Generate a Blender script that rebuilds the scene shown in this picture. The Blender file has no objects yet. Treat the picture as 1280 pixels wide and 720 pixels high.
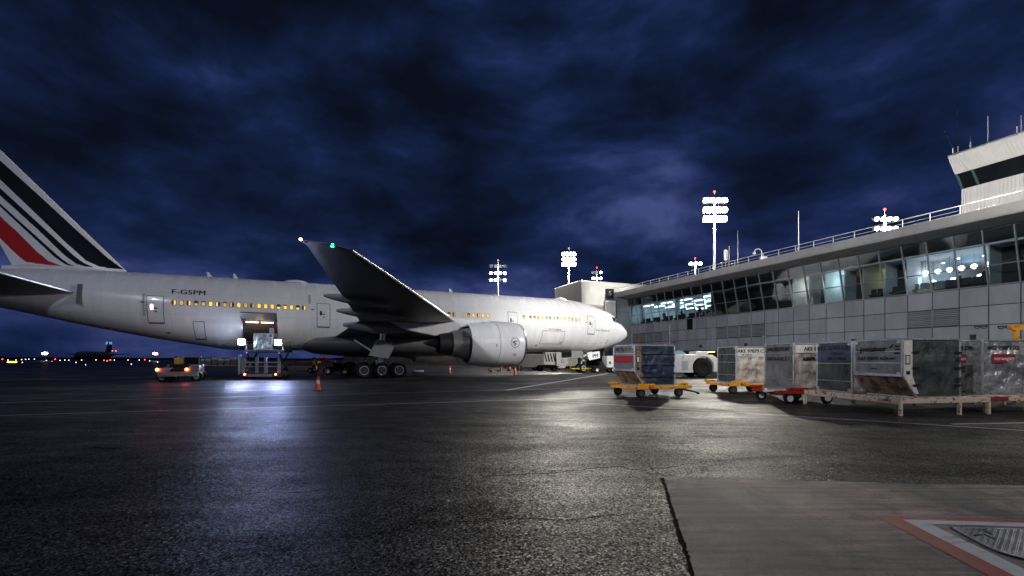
import bpy, math, random
import numpy as np
from mathutils import Vector, Matrix
random.seed(7)
R = math.radians
sc = bpy.context.scene
col = sc.collection
F, HZ, CH = 575.0, 449.0, 1.6          # focal length in px of a 1280 frame, horizon row, camera height

# ---------------------------------------------------------------- camera, sky, sun, exposure
cd = bpy.data.cameras.new('camera'); cam = bpy.data.objects.new('camera', cd); col.objects.link(cam)
cam.location = (0, 0, CH); cam.rotation_euler = (R(90), 0, 0)
cd.sensor_width = 36; cd.lens = 36 * F / 1280; cd.shift_y = (HZ - 360) / 1280
cd.clip_start = .05; cd.clip_end = 12000
sc.camera = cam
sc.view_settings.view_transform = 'Standard'; sc.view_settings.look = 'None'
sc.view_settings.exposure = 0.14; sc.view_settings.gamma = 1.0
try: sc.view_settings.use_curve_mapping = False
except Exception: pass
sc.cycles.use_denoising = True
sc.cycles.max_bounces = 6; sc.cycles.diffuse_bounces = 2; sc.cycles.glossy_bounces = 3
sc.cycles.transparent_max_bounces = 12; sc.cycles.sample_clamp_indirect = 6
SKY_K = 1.0
w = bpy.data.worlds.new('World'); sc.world = w; w.use_nodes = True
nt = w.node_tree; N = nt.nodes; L = nt.links
bg = N['Background']
tc = N.new('ShaderNodeTexCoord'); sep = N.new('ShaderNodeSeparateXYZ'); L.new(tc.outputs['Generated'], sep.inputs[0])
# cloud bands in the view direction, flattened vertically, with a warp so that they break up
def wnoise(scale, detail, rough, dist, off, zs, src=None):
    mp = N.new('ShaderNodeMapping'); mp.inputs['Location'].default_value = off; mp.inputs['Scale'].default_value = (1, 1, zs)
    L.new(src or tc.outputs['Generated'], mp.inputs[0])
    n = N.new('ShaderNodeTexNoise'); n.inputs['Scale'].default_value = scale; n.inputs['Detail'].default_value = detail
    n.inputs['Roughness'].default_value = rough; n.inputs['Distortion'].default_value = dist; L.new(mp.outputs[0], n.inputs[0]); return n
wr = wnoise(2.0, 3, .5, 0, (1.3, 4.1, .4), 1.6)
wv = N.new('ShaderNodeVectorMath'); wv.operation = 'MULTIPLY_ADD'; L.new(wr.outputs[1], wv.inputs[0]); wv.inputs[1].default_value = (.28, .28, .12); L.new(tc.outputs['Generated'], wv.inputs[2])
n1 = wnoise(2.9, 10, .54, .15, (.35, 1.9, 2.2), 2.3, wv.outputs[0]); n2 = wnoise(1.1, 2, .5, 0, (2.7, 4.2, .9), 1.8); n3 = wnoise(9, 6, .6, .3, (7, 2, 1), 2.6, wv.outputs[0])
mu = N.new('ShaderNodeMath'); mu.operation = 'MULTIPLY_ADD'; L.new(n2.outputs[0], mu.inputs[0]); mu.inputs[1].default_value = .45; L.new(n1.outputs[0], mu.inputs[2])
mu3 = N.new('ShaderNodeMath'); mu3.operation = 'MULTIPLY_ADD'; L.new(n3.outputs[0], mu3.inputs[0]); mu3.inputs[1].default_value = .14; L.new(mu.outputs[0], mu3.inputs[2])
cr = N.new('ShaderNodeValToRGB'); L.new(mu3.outputs[0], cr.inputs[0])
e = cr.color_ramp.elements
e[0].position = .62; e[0].color = (.0020, .0036, .0105, 1)
e[1].position = 1.0; e[1].color = (.046, .064, .185, 1)
for p, c in ((.71, (.0029, .0068, .0220)), (.79, (.0050, .0115, .0410)), (.86, (.0100, .0190, .0720)), (.915, (.021, .031, .108))):
    x = e.new(p); x.color = (*c, 1)
sky = N.new('ShaderNodeTexSky'); sky.sky_type = 'NISHITA'; sky.sun_disc = False
sky.sun_elevation = R(-4); sky.sun_rotation = R(200)
mixs = N.new('ShaderNodeMixRGB'); mixs.blend_type = 'ADD'; mixs.inputs[0].default_value = .05
L.new(cr.outputs[0], mixs.inputs[1]); L.new(sky.outputs[0], mixs.inputs[2])
L.new(mixs.outputs[0], bg.inputs[0]); bg.inputs[1].default_value = SKY_K
sd = bpy.data.lights.new('sky_fill_sun', 'SUN'); sd.energy = .02; sd.angle = R(10); sd.color = (.6, .7, 1)  # weak cool sun lamp added as sky fill
so = bpy.data.objects.new('sky_fill_sun', sd); col.objects.link(so); so.rotation_euler = (R(50), 0, R(200))

# ---------------------------------------------------------------- helpers
def at(px, py, Y): return ((px - 640) / F * Y, Y, CH + (HZ - py) / F * Y)
def gnd(px, py):
    Y = CH * F / (py - HZ); return ((px - 640) / F * Y, Y)
def tag(o, label=None, cat=None, group=None, kind=None):
    if label: o['label'] = label
    if cat: o['category'] = cat
    if group: o['group'] = group
    if kind: o['kind'] = kind
    return o
def thing(name, label, cat, loc=(0, 0, 0), rz=0, group=None):
    o = bpy.data.objects.new(name, None); col.objects.link(o); o.location = loc; o.rotation_euler = (0, 0, rz); o.empty_display_size = .3
    return tag(o, label, cat, group)
def resize(root, k):
    """give a thing and its parts a larger real size (mesh data, not object scale)"""
    for c in [o for o in bpy.data.objects if o.parent == root]:
        if c.type == 'MESH': c.data.transform(Matrix.Scale(k, 4))
        c.location = c.location * k
        resize(c, k)
def kids(o): return [c for c in bpy.data.objects if c.parent == o]
def copy_tree(o, parent=None):
    c = o.copy(); col.objects.link(c); c.parent = parent
    for k in kids(o): copy_tree(k, c)
    return c
class MB:
    def __init__(s): s.v = []; s.f = []; s.m = []; s.mi = 0
    def add(s, vs, fs):
        b = len(s.v); s.v += [tuple(v) for v in vs]; s.f += [tuple(b + i for i in f) for f in fs]; s.m += [s.mi] * len(fs); return s
    def box(s, x0, x1, y0, y1, z0, z1, M=None):
        vs = [(x, y, z) for z in (z0, z1) for y in (y0, y1) for x in (x0, x1)]
        if M is not None: vs = [M @ Vector(v) for v in vs]
        return s.add(vs, [(0, 2, 3, 1), (4, 5, 7, 6), (0, 1, 5, 4), (2, 6, 7, 3), (0, 4, 6, 2), (1, 3, 7, 5)])
    def hexa(s, lo, hi):   # two quads of 4 points
        return s.add(list(lo) + list(hi), [(3, 2, 1, 0), (4, 5, 6, 7), (0, 1, 5, 4), (1, 2, 6, 5), (2, 3, 7, 6), (3, 0, 4, 7)])
    def tube(s, p0, p1, r0, r1=None, n=12, cap=True):
        r1 = r0 if r1 is None else r1
        p0, p1 = Vector(p0), Vector(p1); d = (p1 - p0).normalized()
        a = d.orthogonal().normalized(); b = d.cross(a)
        vs = []
        for p, r in ((p0, r0), (p1, r1)):
            for i in range(n):
                t = 2 * math.pi * i / n; vs.append(p + a * math.cos(t) * r + b * math.sin(t) * r)
        fs = [(i, (i + 1) % n, n + (i + 1) % n, n + i) for i in range(n)]
        if cap: fs += [tuple(range(n - 1, -1, -1)), tuple(range(n, 2 * n))]
        return s.add(vs, fs)
    def bar(s, p0, p1, w_, h_=None, up=(0, 0, 1)):
        h_ = w_ if h_ is None else h_
        p0, p1 = Vector(p0), Vector(p1); d = (p1 - p0).normalized(); u = Vector(up)
        if abs(d.dot(u)) > .98: u = Vector((1, 0, 0))
        a = d.cross(u).normalized() * w_ / 2; b = a.cross(d).normalized() * h_ / 2
        lo = [p0 - a - b, p0 + a - b, p0 + a + b, p0 - a + b]; hi = [p1 - a - b, p1 + a - b, p1 + a + b, p1 - a + b]
        return s.hexa(lo, hi)
    def lathe(s, prof, o=(0, 0, 0), ax='z', n=24, capA=False, capB=False):
        vs = []
        for (h, r) in prof:
            for i in range(n):
                t = 2 * math.pi * i / n; c, d = r * math.cos(t), r * math.sin(t)
                if ax == 'z': p = (o[0] + c, o[1] + d, o[2] + h)
                elif ax == 'x': p = (o[0] + h, o[1] + c, o[2] + d)
                else: p = (o[0] + d, o[1] + h, o[2] + c)
                vs.append(p)
        fs = [(k * n + i, k * n + (i + 1) % n, (k + 1) * n + (i + 1) % n, (k + 1) * n + i) for k in range(len(prof) - 1) for i in range(n)]
        if capA: fs.append(tuple(range(n - 1, -1, -1)))
        if capB: fs.append(tuple((len(prof) - 1) * n + i for i in range(n)))
        return s.add(vs, fs)
    def prism(s, pts, a0, a1, ax='y'):   # polygon extruded along an axis
        n = len(pts)
        def P(p, a): return {'y': (p[0], a, p[1]), 'x': (a, p[0], p[1]), 'z': (p[0], p[1], a)}[ax]
        vs = [P(p, a0) for p in pts] + [P(p, a1) for p in pts]
        return s.add(vs, [tuple(range(n - 1, -1, -1)), tuple(range(n, 2 * n))] + [(i, (i + 1) % n, n + (i + 1) % n, n + i) for i in range(n)])
    def sphere(s, c, r, n=12, m=8, sz=1):
        pr = [(-math.cos(math.pi * k / m) * r * sz, max(.0005, math.sin(math.pi * k / m) * r)) for k in range(m + 1)]
        return s.lathe(pr, c, 'z', n)
    def build(s, name, mats, parent=None, smooth=False, bevel=0, seg=2, fix=True):
        me = bpy.data.meshes.new(name); me.from_pydata(s.v, [], s.f)
        mats = mats if isinstance(mats, (list, tuple)) else [mats]
        for m in mats: me.materials.append(m)
        me.polygons.foreach_set('material_index', s.m)
        if fix:
            import bmesh
            bm = bmesh.new(); bm.from_mesh(me); bmesh.ops.recalc_face_normals(bm, faces=bm.faces); bm.to_mesh(me); bm.free()
        if smooth:
            me.polygons.foreach_set('use_smooth', [True] * len(me.polygons))
            try: me.set_sharp_from_angle(angle=R(38))
            except Exception: pass
        me.update()
        o = bpy.data.objects.new(name, me); col.objects.link(o); o.parent = parent
        if bevel:
            b = o.modifiers.new('bevel', 'BEVEL'); b.width = bevel; b.segments = seg; b.limit_method = 'ANGLE'; b.angle_limit = R(40)
        return o
def mat(name, c, rough=.5, metal=0, var=0, vs=3, bump=0, bs=30, emit=None, es=0, c2=None, spec=None, rvar=0, stretch=(1, 1, 1), thr=None, coat=0, bd=.02):
    m = bpy.data.materials.new(name); m.use_nodes = True; t = m.node_tree; n = t.nodes; l = t.links; p = n['Principled BSDF']
    p.inputs['Base Color'].default_value = (*c, 1); p.inputs['Roughness'].default_value = rough; p.inputs['Metallic'].default_value = metal
    if spec is not None: p.inputs['Specular IOR Level'].default_value = spec
    if coat: p.inputs['Coat Weight'].default_value = coat
    if emit: p.inputs['Emission Color'].default_value = (*emit, 1); p.inputs['Emission Strength'].default_value = es
    if var or c2 or bump or rvar:
        tcn = n.new('ShaderNodeTexCoord'); mp = n.new('ShaderNodeMapping'); mp.inputs['Scale'].default_value = stretch; l.new(tcn.outputs['Object'], mp.inputs[0])
        nz = n.new('ShaderNodeTexNoise'); nz.inputs['Scale'].default_value = vs; nz.inputs['Detail'].default_value = 8; nz.inputs['Roughness'].default_value = .62
        l.new(mp.outputs[0], nz.inputs[0])
        rp = n.new('ShaderNodeValToRGB'); l.new(nz.outputs[0], rp.inputs[0])
        cc = c2 if c2 else tuple(max(0, x * (1 - var)) for x in c)
        a, b = thr if thr else (.35, .68)
        rp.color_ramp.elements[0].position = a; rp.color_ramp.elements[0].color = (*cc, 1)
        rp.color_ramp.elements[1].position = b; rp.color_ramp.elements[1].color = (*c, 1)
        l.new(rp.outputs[0], p.inputs['Base Color'])
        if rvar:
            mr = n.new('ShaderNodeMapRange'); l.new(nz.outputs[0], mr.inputs[0]); mr.inputs[1].default_value = .3; mr.inputs[2].default_value = .7
            mr.inputs[3].default_value = rough - rvar; mr.inputs[4].default_value = rough + rvar; l.new(mr.outputs[0], p.inputs['Roughness'])
        if bump:
            nb = n.new('ShaderNodeTexNoise'); nb.inputs['Scale'].default_value = bs; nb.inputs['Detail'].default_value = 4; l.new(tcn.outputs['Object'], nb.inputs[0])
            bp = n.new('ShaderNodeBump'); bp.inputs['Strength'].default_value = bump; bp.inputs['Distance'].default_value = bd
            l.new(nb.outputs[0], bp.inputs['Height']); l.new(bp.outputs[0], p.inputs['Normal'])
    return m
def emis(name, c, s): return mat(name, (.02, .02, .02), .5, emit=c, es=s)
def light(name, loc, energy, color, radius=.3, parent=None, kind='POINT', spot=None, target=None, blend=.6):
    d = bpy.data.lights.new(name, kind); d.energy = energy; d.color = color; d.shadow_soft_size = radius
    o = bpy.data.objects.new(name, d); col.objects.link(o); o.location = loc; o.parent = parent
    if kind == 'SPOT': d.spot_size = spot; d.spot_blend = blend
    if target is not None:
        o.rotation_euler = (Vector(target) - Vector(loc)).to_track_quat('-Z', 'Y').to_euler()
    return o
def text_mesh(s, size, bold=0, spacing=1):
    cu = bpy.data.curves.new('t', 'FONT'); cu.body = s; cu.size = size; cu.space_character = spacing; cu.resolution_u = 3
    cu.align_x = 'CENTER'; cu.align_y = 'CENTER'
    o = bpy.data.objects.new('t', cu); col.objects.link(o)
    dg = bpy.context.evaluated_depsgraph_get(); dg.update()
    me = bpy.data.meshes.new_from_object(o.evaluated_get(dg))
    V = [tuple(v.co) for v in me.vertices]; Fc = [tuple(p.vertices) for p in me.polygons]
    bpy.data.objects.remove(o); bpy.data.meshes.remove(me); bpy.data.curves.remove(cu)
    return V, Fc
def lettering(s, size, m, parent, fn, bold=0, spacing=1, name='lettering', sx=1):
    V, Fc = text_mesh(s, size, bold, spacing); b = MB()
    for dx in ((-bold, 0, bold) if bold and m is not M['winkm'] else (0,)): b.add([fn(v[0] * sx + dx * 1.2, v[1]) for v in V], Fc)
    return b.build(name, m, parent, fix=False)

# ---------------------------------------------------------------- materials
M = {}
M['white'] = mat('aircraft_white_paint', (.85, .85, .86), .26, var=.06, vs=1.3, rvar=.06, bump=.05, bs=1.5, coat=.25, stretch=(1, .5, .16), thr=(.25, .62))
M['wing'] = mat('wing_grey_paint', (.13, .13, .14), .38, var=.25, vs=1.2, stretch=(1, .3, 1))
M['belly'] = mat('fairing_grey', (.20, .20, .21), .4, var=.2, vs=1)
M['navy'] = mat('fin_navy', (.003, .0035, .010), .5, spec=.12); M['red'] = mat('fin_red', (.42, .012, .018), .45, spec=.2)
M['line'] = mat('seam_dark', (.10, .10, .11), .6); M['black'] = mat('matt_black', (.008, .008, .009), .6, spec=.2)
M['rubber'] = mat('tyre_rubber', (.009, .009, .0095), .8, bump=.2, bs=40, spec=.2)
M['steel'] = mat('bare_steel', (.45, .45, .46), .32, 1, var=.3, vs=6)
M['dsteel'] = mat('dark_steel', (.06, .06, .065), .5, .4, var=.4, vs=5)
M['alu'] = mat('aluminium_edge', (.72, .72, .73), .38, .85, var=.3, vs=9, rvar=.1)
M['pane_warm'] = emis('cabin_window_light', (1, .60, .10), 1.1)
M['pane_warm2'] = emis('cabin_window_dim', (1, .62, .15), .55); M['wframe'] = mat('window_surround', (.07, .065, .05), .5)
M['pane_dim'] = mat('cabin_shade_half', (.05, .048, .04), .4)
M['glass_dark'] = mat('dark_glass', (.01, .012, .015), .06)
M['flood'] = emis('floodlight_lens', (1, .97, .88), 60)
M['flood_b'] = emis('worklight_lens', (.72, .80, 1), 220)
M['redlamp'] = emis('red_lamp', (1, .05, .02), 12); M['redlamp_dim'] = emis('red_lamp_dim', (1, .05, .02), 3)
M['green_l'] = emis('green_navigation_lamp', (.02, 1, .45), 9); M['white_l'] = emis('white_strobe_lamp', (1, .75, .5), 12)
M['amber_l'] = emis('amber_lamp', (1, .55, .2), 8)
M['gdoor2'] = mat('flap_fairing_grey', (.30, .31, .31), .3)
M['gdoor'] = mat('gear_door_grey', (.42, .43, .42), .5)
M['galv'] = mat('galvanised_steel', (.50, .51, .52), .45, .6, var=.25, vs=5)
M['orange'] = mat('orange_paint', (.80, .33, .02), .45, c2=(.16, .07, .03), vs=6, thr=(.36, .5))
M['redp'] = mat('red_dolly_paint', (.35, .02, .02), .45, c2=(.07, .02, .02), vs=6, thr=(.36, .5))
M['wpaint'] = mat('vehicle_white', (.68, .68, .66), .35, var=.25, vs=3)
M['rust'] = mat('white_paint_rusting', (.58, .47, .36), .6, c2=(.16, .06, .025), vs=9, thr=(.37, .47), bump=.15)
M['concrete_w'] = mat('cladding_grey', (.40, .41, .44), .5, var=.22, vs=.9, stretch=(1, 1, .35), rvar=.08)
M['seam'] = mat('cladding_joint', (.06, .06, .065), .7)
M['fascia'] = mat('fascia_metal', (.62, .61, .58), .5, var=.2, vs=.8)
M['soffit'] = mat('soffit', (.74, .71, .66), .6, var=.25, vs=.6)
M['mull'] = mat('mullion_metal', (.33, .35, .36), .4, .5)
M['dark_in'] = mat('dark_room', (.02, .02, .022), .8)
M['hiviz'] = mat('hi_vis_vest', (.55, .8, .05), .6); M['skin'] = mat('skin', (.45, .26, .18), .6); M['cloth'] = mat('dark_clothing', (.02, .022, .03), .8)
M['yellow'] = mat('yellow_paint', (.75, .50, .03), .45, var=.3, vs=8)
M['cone'] = mat('cone_orange', (.85, .09, .02), .5); M['conew'] = mat('cone_reflective', (.8, .8, .8), .4)
M['ink'] = mat('black_lettering', (.012, .012, .014), .5); M['winkm'] = mat('white_lettering', (.8, .8, .8), .5)
# thin window glass: part transparent, part mirror by the angle of incidence
def glassmat(name, tint, refl=.12):
    m = bpy.data.materials.new(name); m.use_nodes = True; t = m.node_tree; n = t.nodes; l = t.links
    n.remove(n['Principled BSDF']); out = n['Material Output']
    tr = n.new('ShaderNodeBsdfTransparent'); tr.inputs[0].default_value = (*tint, 1)
    gl = n.new('ShaderNodeBsdfGlossy'); gl.inputs['Roughness'].default_value = .02; gl.inputs[0].default_value = (.9, .95, 1, 1)
    fr = n.new('ShaderNodeFresnel'); fr.inputs[0].default_value = 1.65
    ma = n.new('ShaderNodeMath'); ma.operation = 'ADD'; ma.use_clamp = True; l.new(fr.outputs[0], ma.inputs[0]); ma.inputs[1].default_value = refl
    mx_ = n.new('ShaderNodeMixShader'); l.new(ma.outputs[0], mx_.inputs[0]); l.new(tr.outputs[0], mx_.inputs[1]); l.new(gl.outputs[0], mx_.inputs[2])
    l.new(mx_.outputs[0], out.inputs[0]); return m
M['glass'] = glassmat('window_glass', (.80, .90, .92), .06)

def add_panel_lines(m, sx, sz, dark=.72):
    """fine skin joints of the aircraft paint: bricks in object space"""
    t = m.node_tree; n = t.nodes; l = t.links; p = n['Principled BSDF']
    tcn = n.new('ShaderNodeTexCoord'); sp = n.new('ShaderNodeSeparateXYZ'); l.new(tcn.outputs['Object'], sp.inputs[0])
    cbn = n.new('ShaderNodeCombineXYZ'); l.new(sp.outputs[0], cbn.inputs[0]); l.new(sp.outputs[2], cbn.inputs[1])
    br = n.new('ShaderNodeTexBrick'); l.new(cbn.outputs[0], br.inputs[0]); br.inputs['Scale'].default_value = 1
    br.inputs['Mortar Size'].default_value = .008; br.inputs['Brick Width'].default_value = sx; br.inputs['Row Height'].default_value = sz
    br.inputs['Color1'].default_value = (1, 1, 1, 1); br.inputs['Color2'].default_value = (.95, .95, .955, 1); br.inputs['Mortar'].default_value = (dark, dark, dark, 1)
    br.offset = .5
    src = p.inputs['Base Color'].links[0].from_socket
    mm = n.new('ShaderNodeMixRGB'); mm.blend_type = 'MULTIPLY'; mm.inputs[0].default_value = 1
    l.new(src, mm.inputs[1]); l.new(br.outputs[0], mm.inputs[2]); l.new(mm.outputs[0], p.inputs['Base Color'])
def island_var(m, amt):
    t = m.node_tree; n = t.nodes; l = t.links; p = n['Principled BSDF']; g = n.new('ShaderNodeNewGeometry')
    mr = n.new('ShaderNodeMapRange'); l.new(g.outputs['Random Per Island'], mr.inputs[0]); mr.inputs[3].default_value = 1 - amt; mr.inputs[4].default_value = 1 + amt * .5
    src = p.inputs['Base Color'].links[0].from_socket; v = n.new('ShaderNodeVectorMath'); v.operation = 'SCALE'; l.new(src, v.inputs[0]); l.new(mr.outputs[0], v.inputs['Scale']); l.new(v.outputs[0], p.inputs['Base Color'])
island_var(M['concrete_w'], .16)
add_panel_lines(M['white'], 3.2, 1.7, .66)
add_panel_lines(M['wing'], 1.4, 9, .7)

# ---------------------------------------------------------------- ground
def ground_mat():
    m = bpy.data.materials.new('apron_asphalt'); m.use_nodes = True; t = m.node_tree; n = t.nodes; l = t.links; p = n['Principled BSDF']
    tcn = n.new('ShaderNodeTexCoord')
    def noise(s, d=5, r=.6, st=(1, 1, 1)):
        mp = n.new('ShaderNodeMapping'); mp.inputs['Scale'].default_value = st; l.new(tcn.outputs['Object'], mp.inputs[0])
        x = n.new('ShaderNodeTexNoise'); x.inputs['Scale'].default_value = s; x.inputs['Detail'].default_value = d; x.inputs['Roughness'].default_value = r; l.new(mp.outputs[0], x.inputs[0]); return x
    big = noise(.16, 6, .6, (1, 1.6, 1)); mid = noise(1.1, 6, .65, (.6, 1.6, 1)); fine = noise(55, 3, .7)
    vo = n.new('ShaderNodeTexVoronoi'); vo.inputs['Scale'].default_value = 62; l.new(tcn.outputs['Object'], vo.inputs[0])
    # colour: stones in dark binder
    hs = n.new('ShaderNodeSeparateColor'); l.new(vo.outputs['Color'], hs.inputs[0])
    r1 = n.new('ShaderNodeValToRGB'); l.new(hs.outputs[0], r1.inputs[0])
    r1.color_ramp.elements[0].position = .2; r1.color_ramp.elements[0].color = (.006, .006, .0065, 1)
    r1.color_ramp.elements[1].position = 1; r1.color_ramp.elements[1].color = (.17, .166, .16, 1)
    x = r1.color_ramp.elements.new(.75); x.color = (.02, .02, .021, 1)
    r2 = n.new('ShaderNodeValToRGB'); l.new(big.outputs[0], r2.inputs[0])
    r2.color_ramp.elements[0].position = .35; r2.color_ramp.elements[0].color = (.55, .55, .56, 1); r2.color_ramp.elements[1].position = .65; r2.color_ramp.elements[1].color = (1.25, 1.25, 1.25, 1)
    m1 = n.new('ShaderNodeMixRGB'); m1.blend_type = 'MULTIPLY'; m1.inputs[0].default_value = 1; l.new(r1.outputs[0], m1.inputs[1]); l.new(r2.outputs[0], m1.inputs[2])
    r3 = n.new('ShaderNodeValToRGB'); l.new(mid.outputs[0], r3.inputs[0])
    r3.color_ramp.elements[0].position = .36; r3.color_ramp.elements[0].color = (.3, .3, .3, 1); r3.color_ramp.elements[1].position = .6; r3.color_ramp.elements[1].color = (1.1, 1.1, 1.1, 1)
    m2 = n.new('ShaderNodeMixRGB'); m2.blend_type = 'MULTIPLY'; m2.inputs[0].default_value = .8; l.new(m1.outputs[0], m2.inputs[1]); l.new(r3.outputs[0], m2.inputs[2])
    # cracks
    vc = n.new('ShaderNodeTexVoronoi'); vc.feature = 'DISTANCE_TO_EDGE'; vc.inputs['Scale'].default_value = .33
    wp = noise(.9, 5, .7); va = n.new('ShaderNodeVectorMath'); va.operation = 'MULTIPLY_ADD'; l.new(wp.outputs[1], va.inputs[0]); va.inputs[1].default_value = (1.6, 1.6, 0); l.new(tcn.outputs['Object'], va.inputs[2]); l.new(va.outputs[0], vc.inputs[0])
    rc = n.new('ShaderNodeValToRGB'); l.new(vc.outputs[0], rc.inputs[0])
    rc.color_ramp.elements[0].position = .0; rc.color_ramp.elements[0].color = (.08, .08, .08, 1); rc.color_ramp.elements[1].position = .008; rc.color_ramp.elements[1].color = (1, 1, 1, 1)
    m3 = n.new('ShaderNodeMixRGB'); m3.blend_type = 'MULTIPLY'; m3.inputs[0].default_value = .9; l.new(m2.outputs[0], m3.inputs[1]); l.new(rc.outputs[0], m3.inputs[2])
    l.new(m3.outputs[0], p.inputs['Base Color'])
    mr = n.new('ShaderNodeMapRange'); l.new(big.outputs[0], mr.inputs[0]); mr.inputs[1].default_value = .32; mr.inputs[2].default_value = .68; mr.inputs[3].default_value = .60; mr.inputs[4].default_value = .30
    ma = n.new('ShaderNodeMath'); ma.operation = 'MULTIPLY_ADD'; l.new(mid.outputs[0], ma.inputs[0]); ma.inputs[1].default_value = -.2; l.new(mr.outputs[0], ma.inputs[2])
    mb_ = n.new('ShaderNodeMath'); mb_.operation = 'ADD'; l.new(ma.outputs[0], mb_.inputs[0]); mb_.inputs[1].default_value = .12
    l.new(mb_.outputs[0], p.inputs['Roughness']); 
    # a few stones are polished and glint, the binder between them is dull
    rs = n.new('ShaderNodeValToRGB'); l.new(hs.outputs[2], rs.inputs[0])
    rs.color_ramp.elements[0].position = .35; rs.color_ramp.elements[0].color = (.03, .03, .03, 1); rs.color_ramp.elements[1].position = .97; rs.color_ramp.elements[1].color = (1, 1, 1, 1)
    xx = rs.color_ramp.elements.new(.75); xx.color = (.16, .16, .16, 1)
    sq = n.new('ShaderNodeMixRGB'); sq.blend_type = 'MULTIPLY'; sq.inputs[0].default_value = .75; l.new(rs.outputs[0], sq.inputs[1]); l.new(rc.outputs[0], sq.inputs[2])
    sq2 = n.new('ShaderNodeMixRGB'); sq2.blend_type = 'MULTIPLY'; sq2.inputs[0].default_value = .8; l.new(sq.outputs[0], sq2.inputs[1]); l.new(r3.outputs[0], sq2.inputs[2])
    l.new(sq2.outputs[0], p.inputs['Specular IOR Level'])
    geo = n.new('ShaderNodeNewGeometry')   # every stone lies at a slightly different tilt
    v1 = n.new('ShaderNodeVectorMath'); v1.operation = 'SUBTRACT'; l.new(vo.outputs['Color'], v1.inputs[0]); v1.inputs[1].default_value = (.5, .5, .5)
    v2 = n.new('ShaderNodeVectorMath'); v2.operation = 'MULTIPLY'; l.new(v1.outputs[0], v2.inputs[0]); v2.inputs[1].default_value = (.42, .42, 0)
    v3 = n.new('ShaderNodeVectorMath'); v3.operation = 'ADD'; l.new(v2.outputs[0], v3.inputs[0]); l.new(geo.outputs['Normal'], v3.inputs[1])
    b1 = n.new('ShaderNodeVectorMath'); b1.operation = 'NORMALIZE'; l.new(v3.outputs[0], b1.inputs[0])
    b2 = n.new('ShaderNodeBump'); b2.inputs['Strength'].default_value = .5; b2.inputs['Distance'].default_value = .008; l.new(fine.outputs[0], b2.inputs['Height']); l.new(b1.outputs[0], b2.inputs['Normal'])
    l.new(b2.outputs[0], p.inputs['Normal'])
    return m
b = MB(); b.add([(-6000, -200, 0), (6000, -200, 0), (6000, 9000, 0), (-6000, 9000, 0)], [(0, 1, 2, 3)])
tag(b.build('apron_ground', ground_mat()), kind='structure')
def slab_mat():
    m = bpy.data.materials.new('concrete_slab'); m.use_nodes = True; t = m.node_tree; n = t.nodes; l = t.links; p = n['Principled BSDF']
    tcn = n.new('ShaderNodeTexCoord')
    def ramp(sc_, st, d, stops, rot=0, dist=0):
        mp = n.new('ShaderNodeMapping'); mp.inputs['Scale'].default_value = st; mp.inputs['Rotation'].default_value = (0, 0, rot); l.new(tcn.outputs['Object'], mp.inputs[0])
        x = n.new('ShaderNodeTexNoise'); x.inputs['Scale'].default_value = sc_; x.inputs['Detail'].default_value = d; x.inputs['Roughness'].default_value = .65; x.inputs['Distortion'].default_value = dist; l.new(mp.outputs[0], x.inputs[0])
        rr = n.new('ShaderNodeValToRGB'); l.new(x.outputs[0], rr.inputs[0]); rr.color_ramp.elements[0].position, rr.color_ramp.elements[0].color = stops[0][0], (*stops[0][1], 1); rr.color_ramp.elements[1].position, rr.color_ramp.elements[1].color = stops[1][0], (*stops[1][1], 1); return rr, x
    a, _ = ramp(.55, (1, .6, 1), 5, ((.40, (.15, .155, .142)), (.58, (.40, .31, .27))))
    c, _ = ramp(2.2, (.35, 5, 1), 8, ((.34, (.35, .35, .35)), (.66, (1.5, 1.5, 1.5))), R(5))      # broom marks
    d, _ = ramp(3.0, (1, 1, 1), 9, ((.36, (.55, .55, .55)), (.5, (1, 1, 1))), 0, 1.2)               # blotches
    f, _ = ramp(70, (.4, 1.6, 1), 3, ((.35, (.6, .6, .6)), (.7, (1.5, 1.5, 1.5))), R(5))
    g, gx = ramp(1.7, (.5, 6, 1), 9, ((.70, (0, 0, 0)), (.78, (.10, .10, .095))), R(-22), .6)         # pale scuffs
    cur = a
    for q in (c, d, f):
        mm = n.new('ShaderNodeMixRGB'); mm.blend_type = 'MULTIPLY'; mm.inputs[0].default_value = .85; l.new(cur.outputs[0], mm.inputs[1]); l.new(q.outputs[0], mm.inputs[2]); cur = mm
    mm = n.new('ShaderNodeMixRGB'); mm.blend_type = 'ADD'; mm.inputs[0].default_value = 1; l.new(cur.outputs[0], mm.inputs[1]); l.new(g.outputs[0], mm.inputs[2])
    l.new(mm.outputs[0], p.inputs['Base Color']); p.inputs['Roughness'].default_value = .62; p.inputs['Specular IOR Level'].default_value = .22
    bp = n.new('ShaderNodeBump'); bp.inputs['Strength'].default_value = .7; bp.inputs['Distance'].default_value = .004; l.new(f.outputs[0], bp.inputs['Height']); l.new(bp.outputs[0], p.inputs['Normal'])
    return m
M['padc_unused'] = mat('concrete_slab_side', (.125, .108, .10), .58, c2=(.035, .032, .031), vs=1.6, bump=.5, bs=140, rvar=.12, stretch=(.45, 2.4, 1))
PL = Vector((-.239, -.971)); PF = Vector((.996, -.087))   # directions of the slab's left and far edges
C0 = Vector((2.03, 6.17))
def Pq(a, c, z=0): v = C0 + PF * a + PL * c; return (v.x, v.y, z)
b = MB(); rj = random.Random(8); jo = []; c_ = 9.0
while c_ > 0: jo.append((-.022 - rj.random() ** 2 * .03, c_)); c_ -= rj.uniform(.03, .1)
a_ = -.06
while a_ < 14: jo.append((a_, -.012 - rj.random() ** 2 * .04)); a_ += rj.uniform(.04, .14)
jo += [(14, 0), (14, 9)]
b.add([Pq(a, c, .003) for a, c in jo], [tuple(range(len(jo)))])
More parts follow.
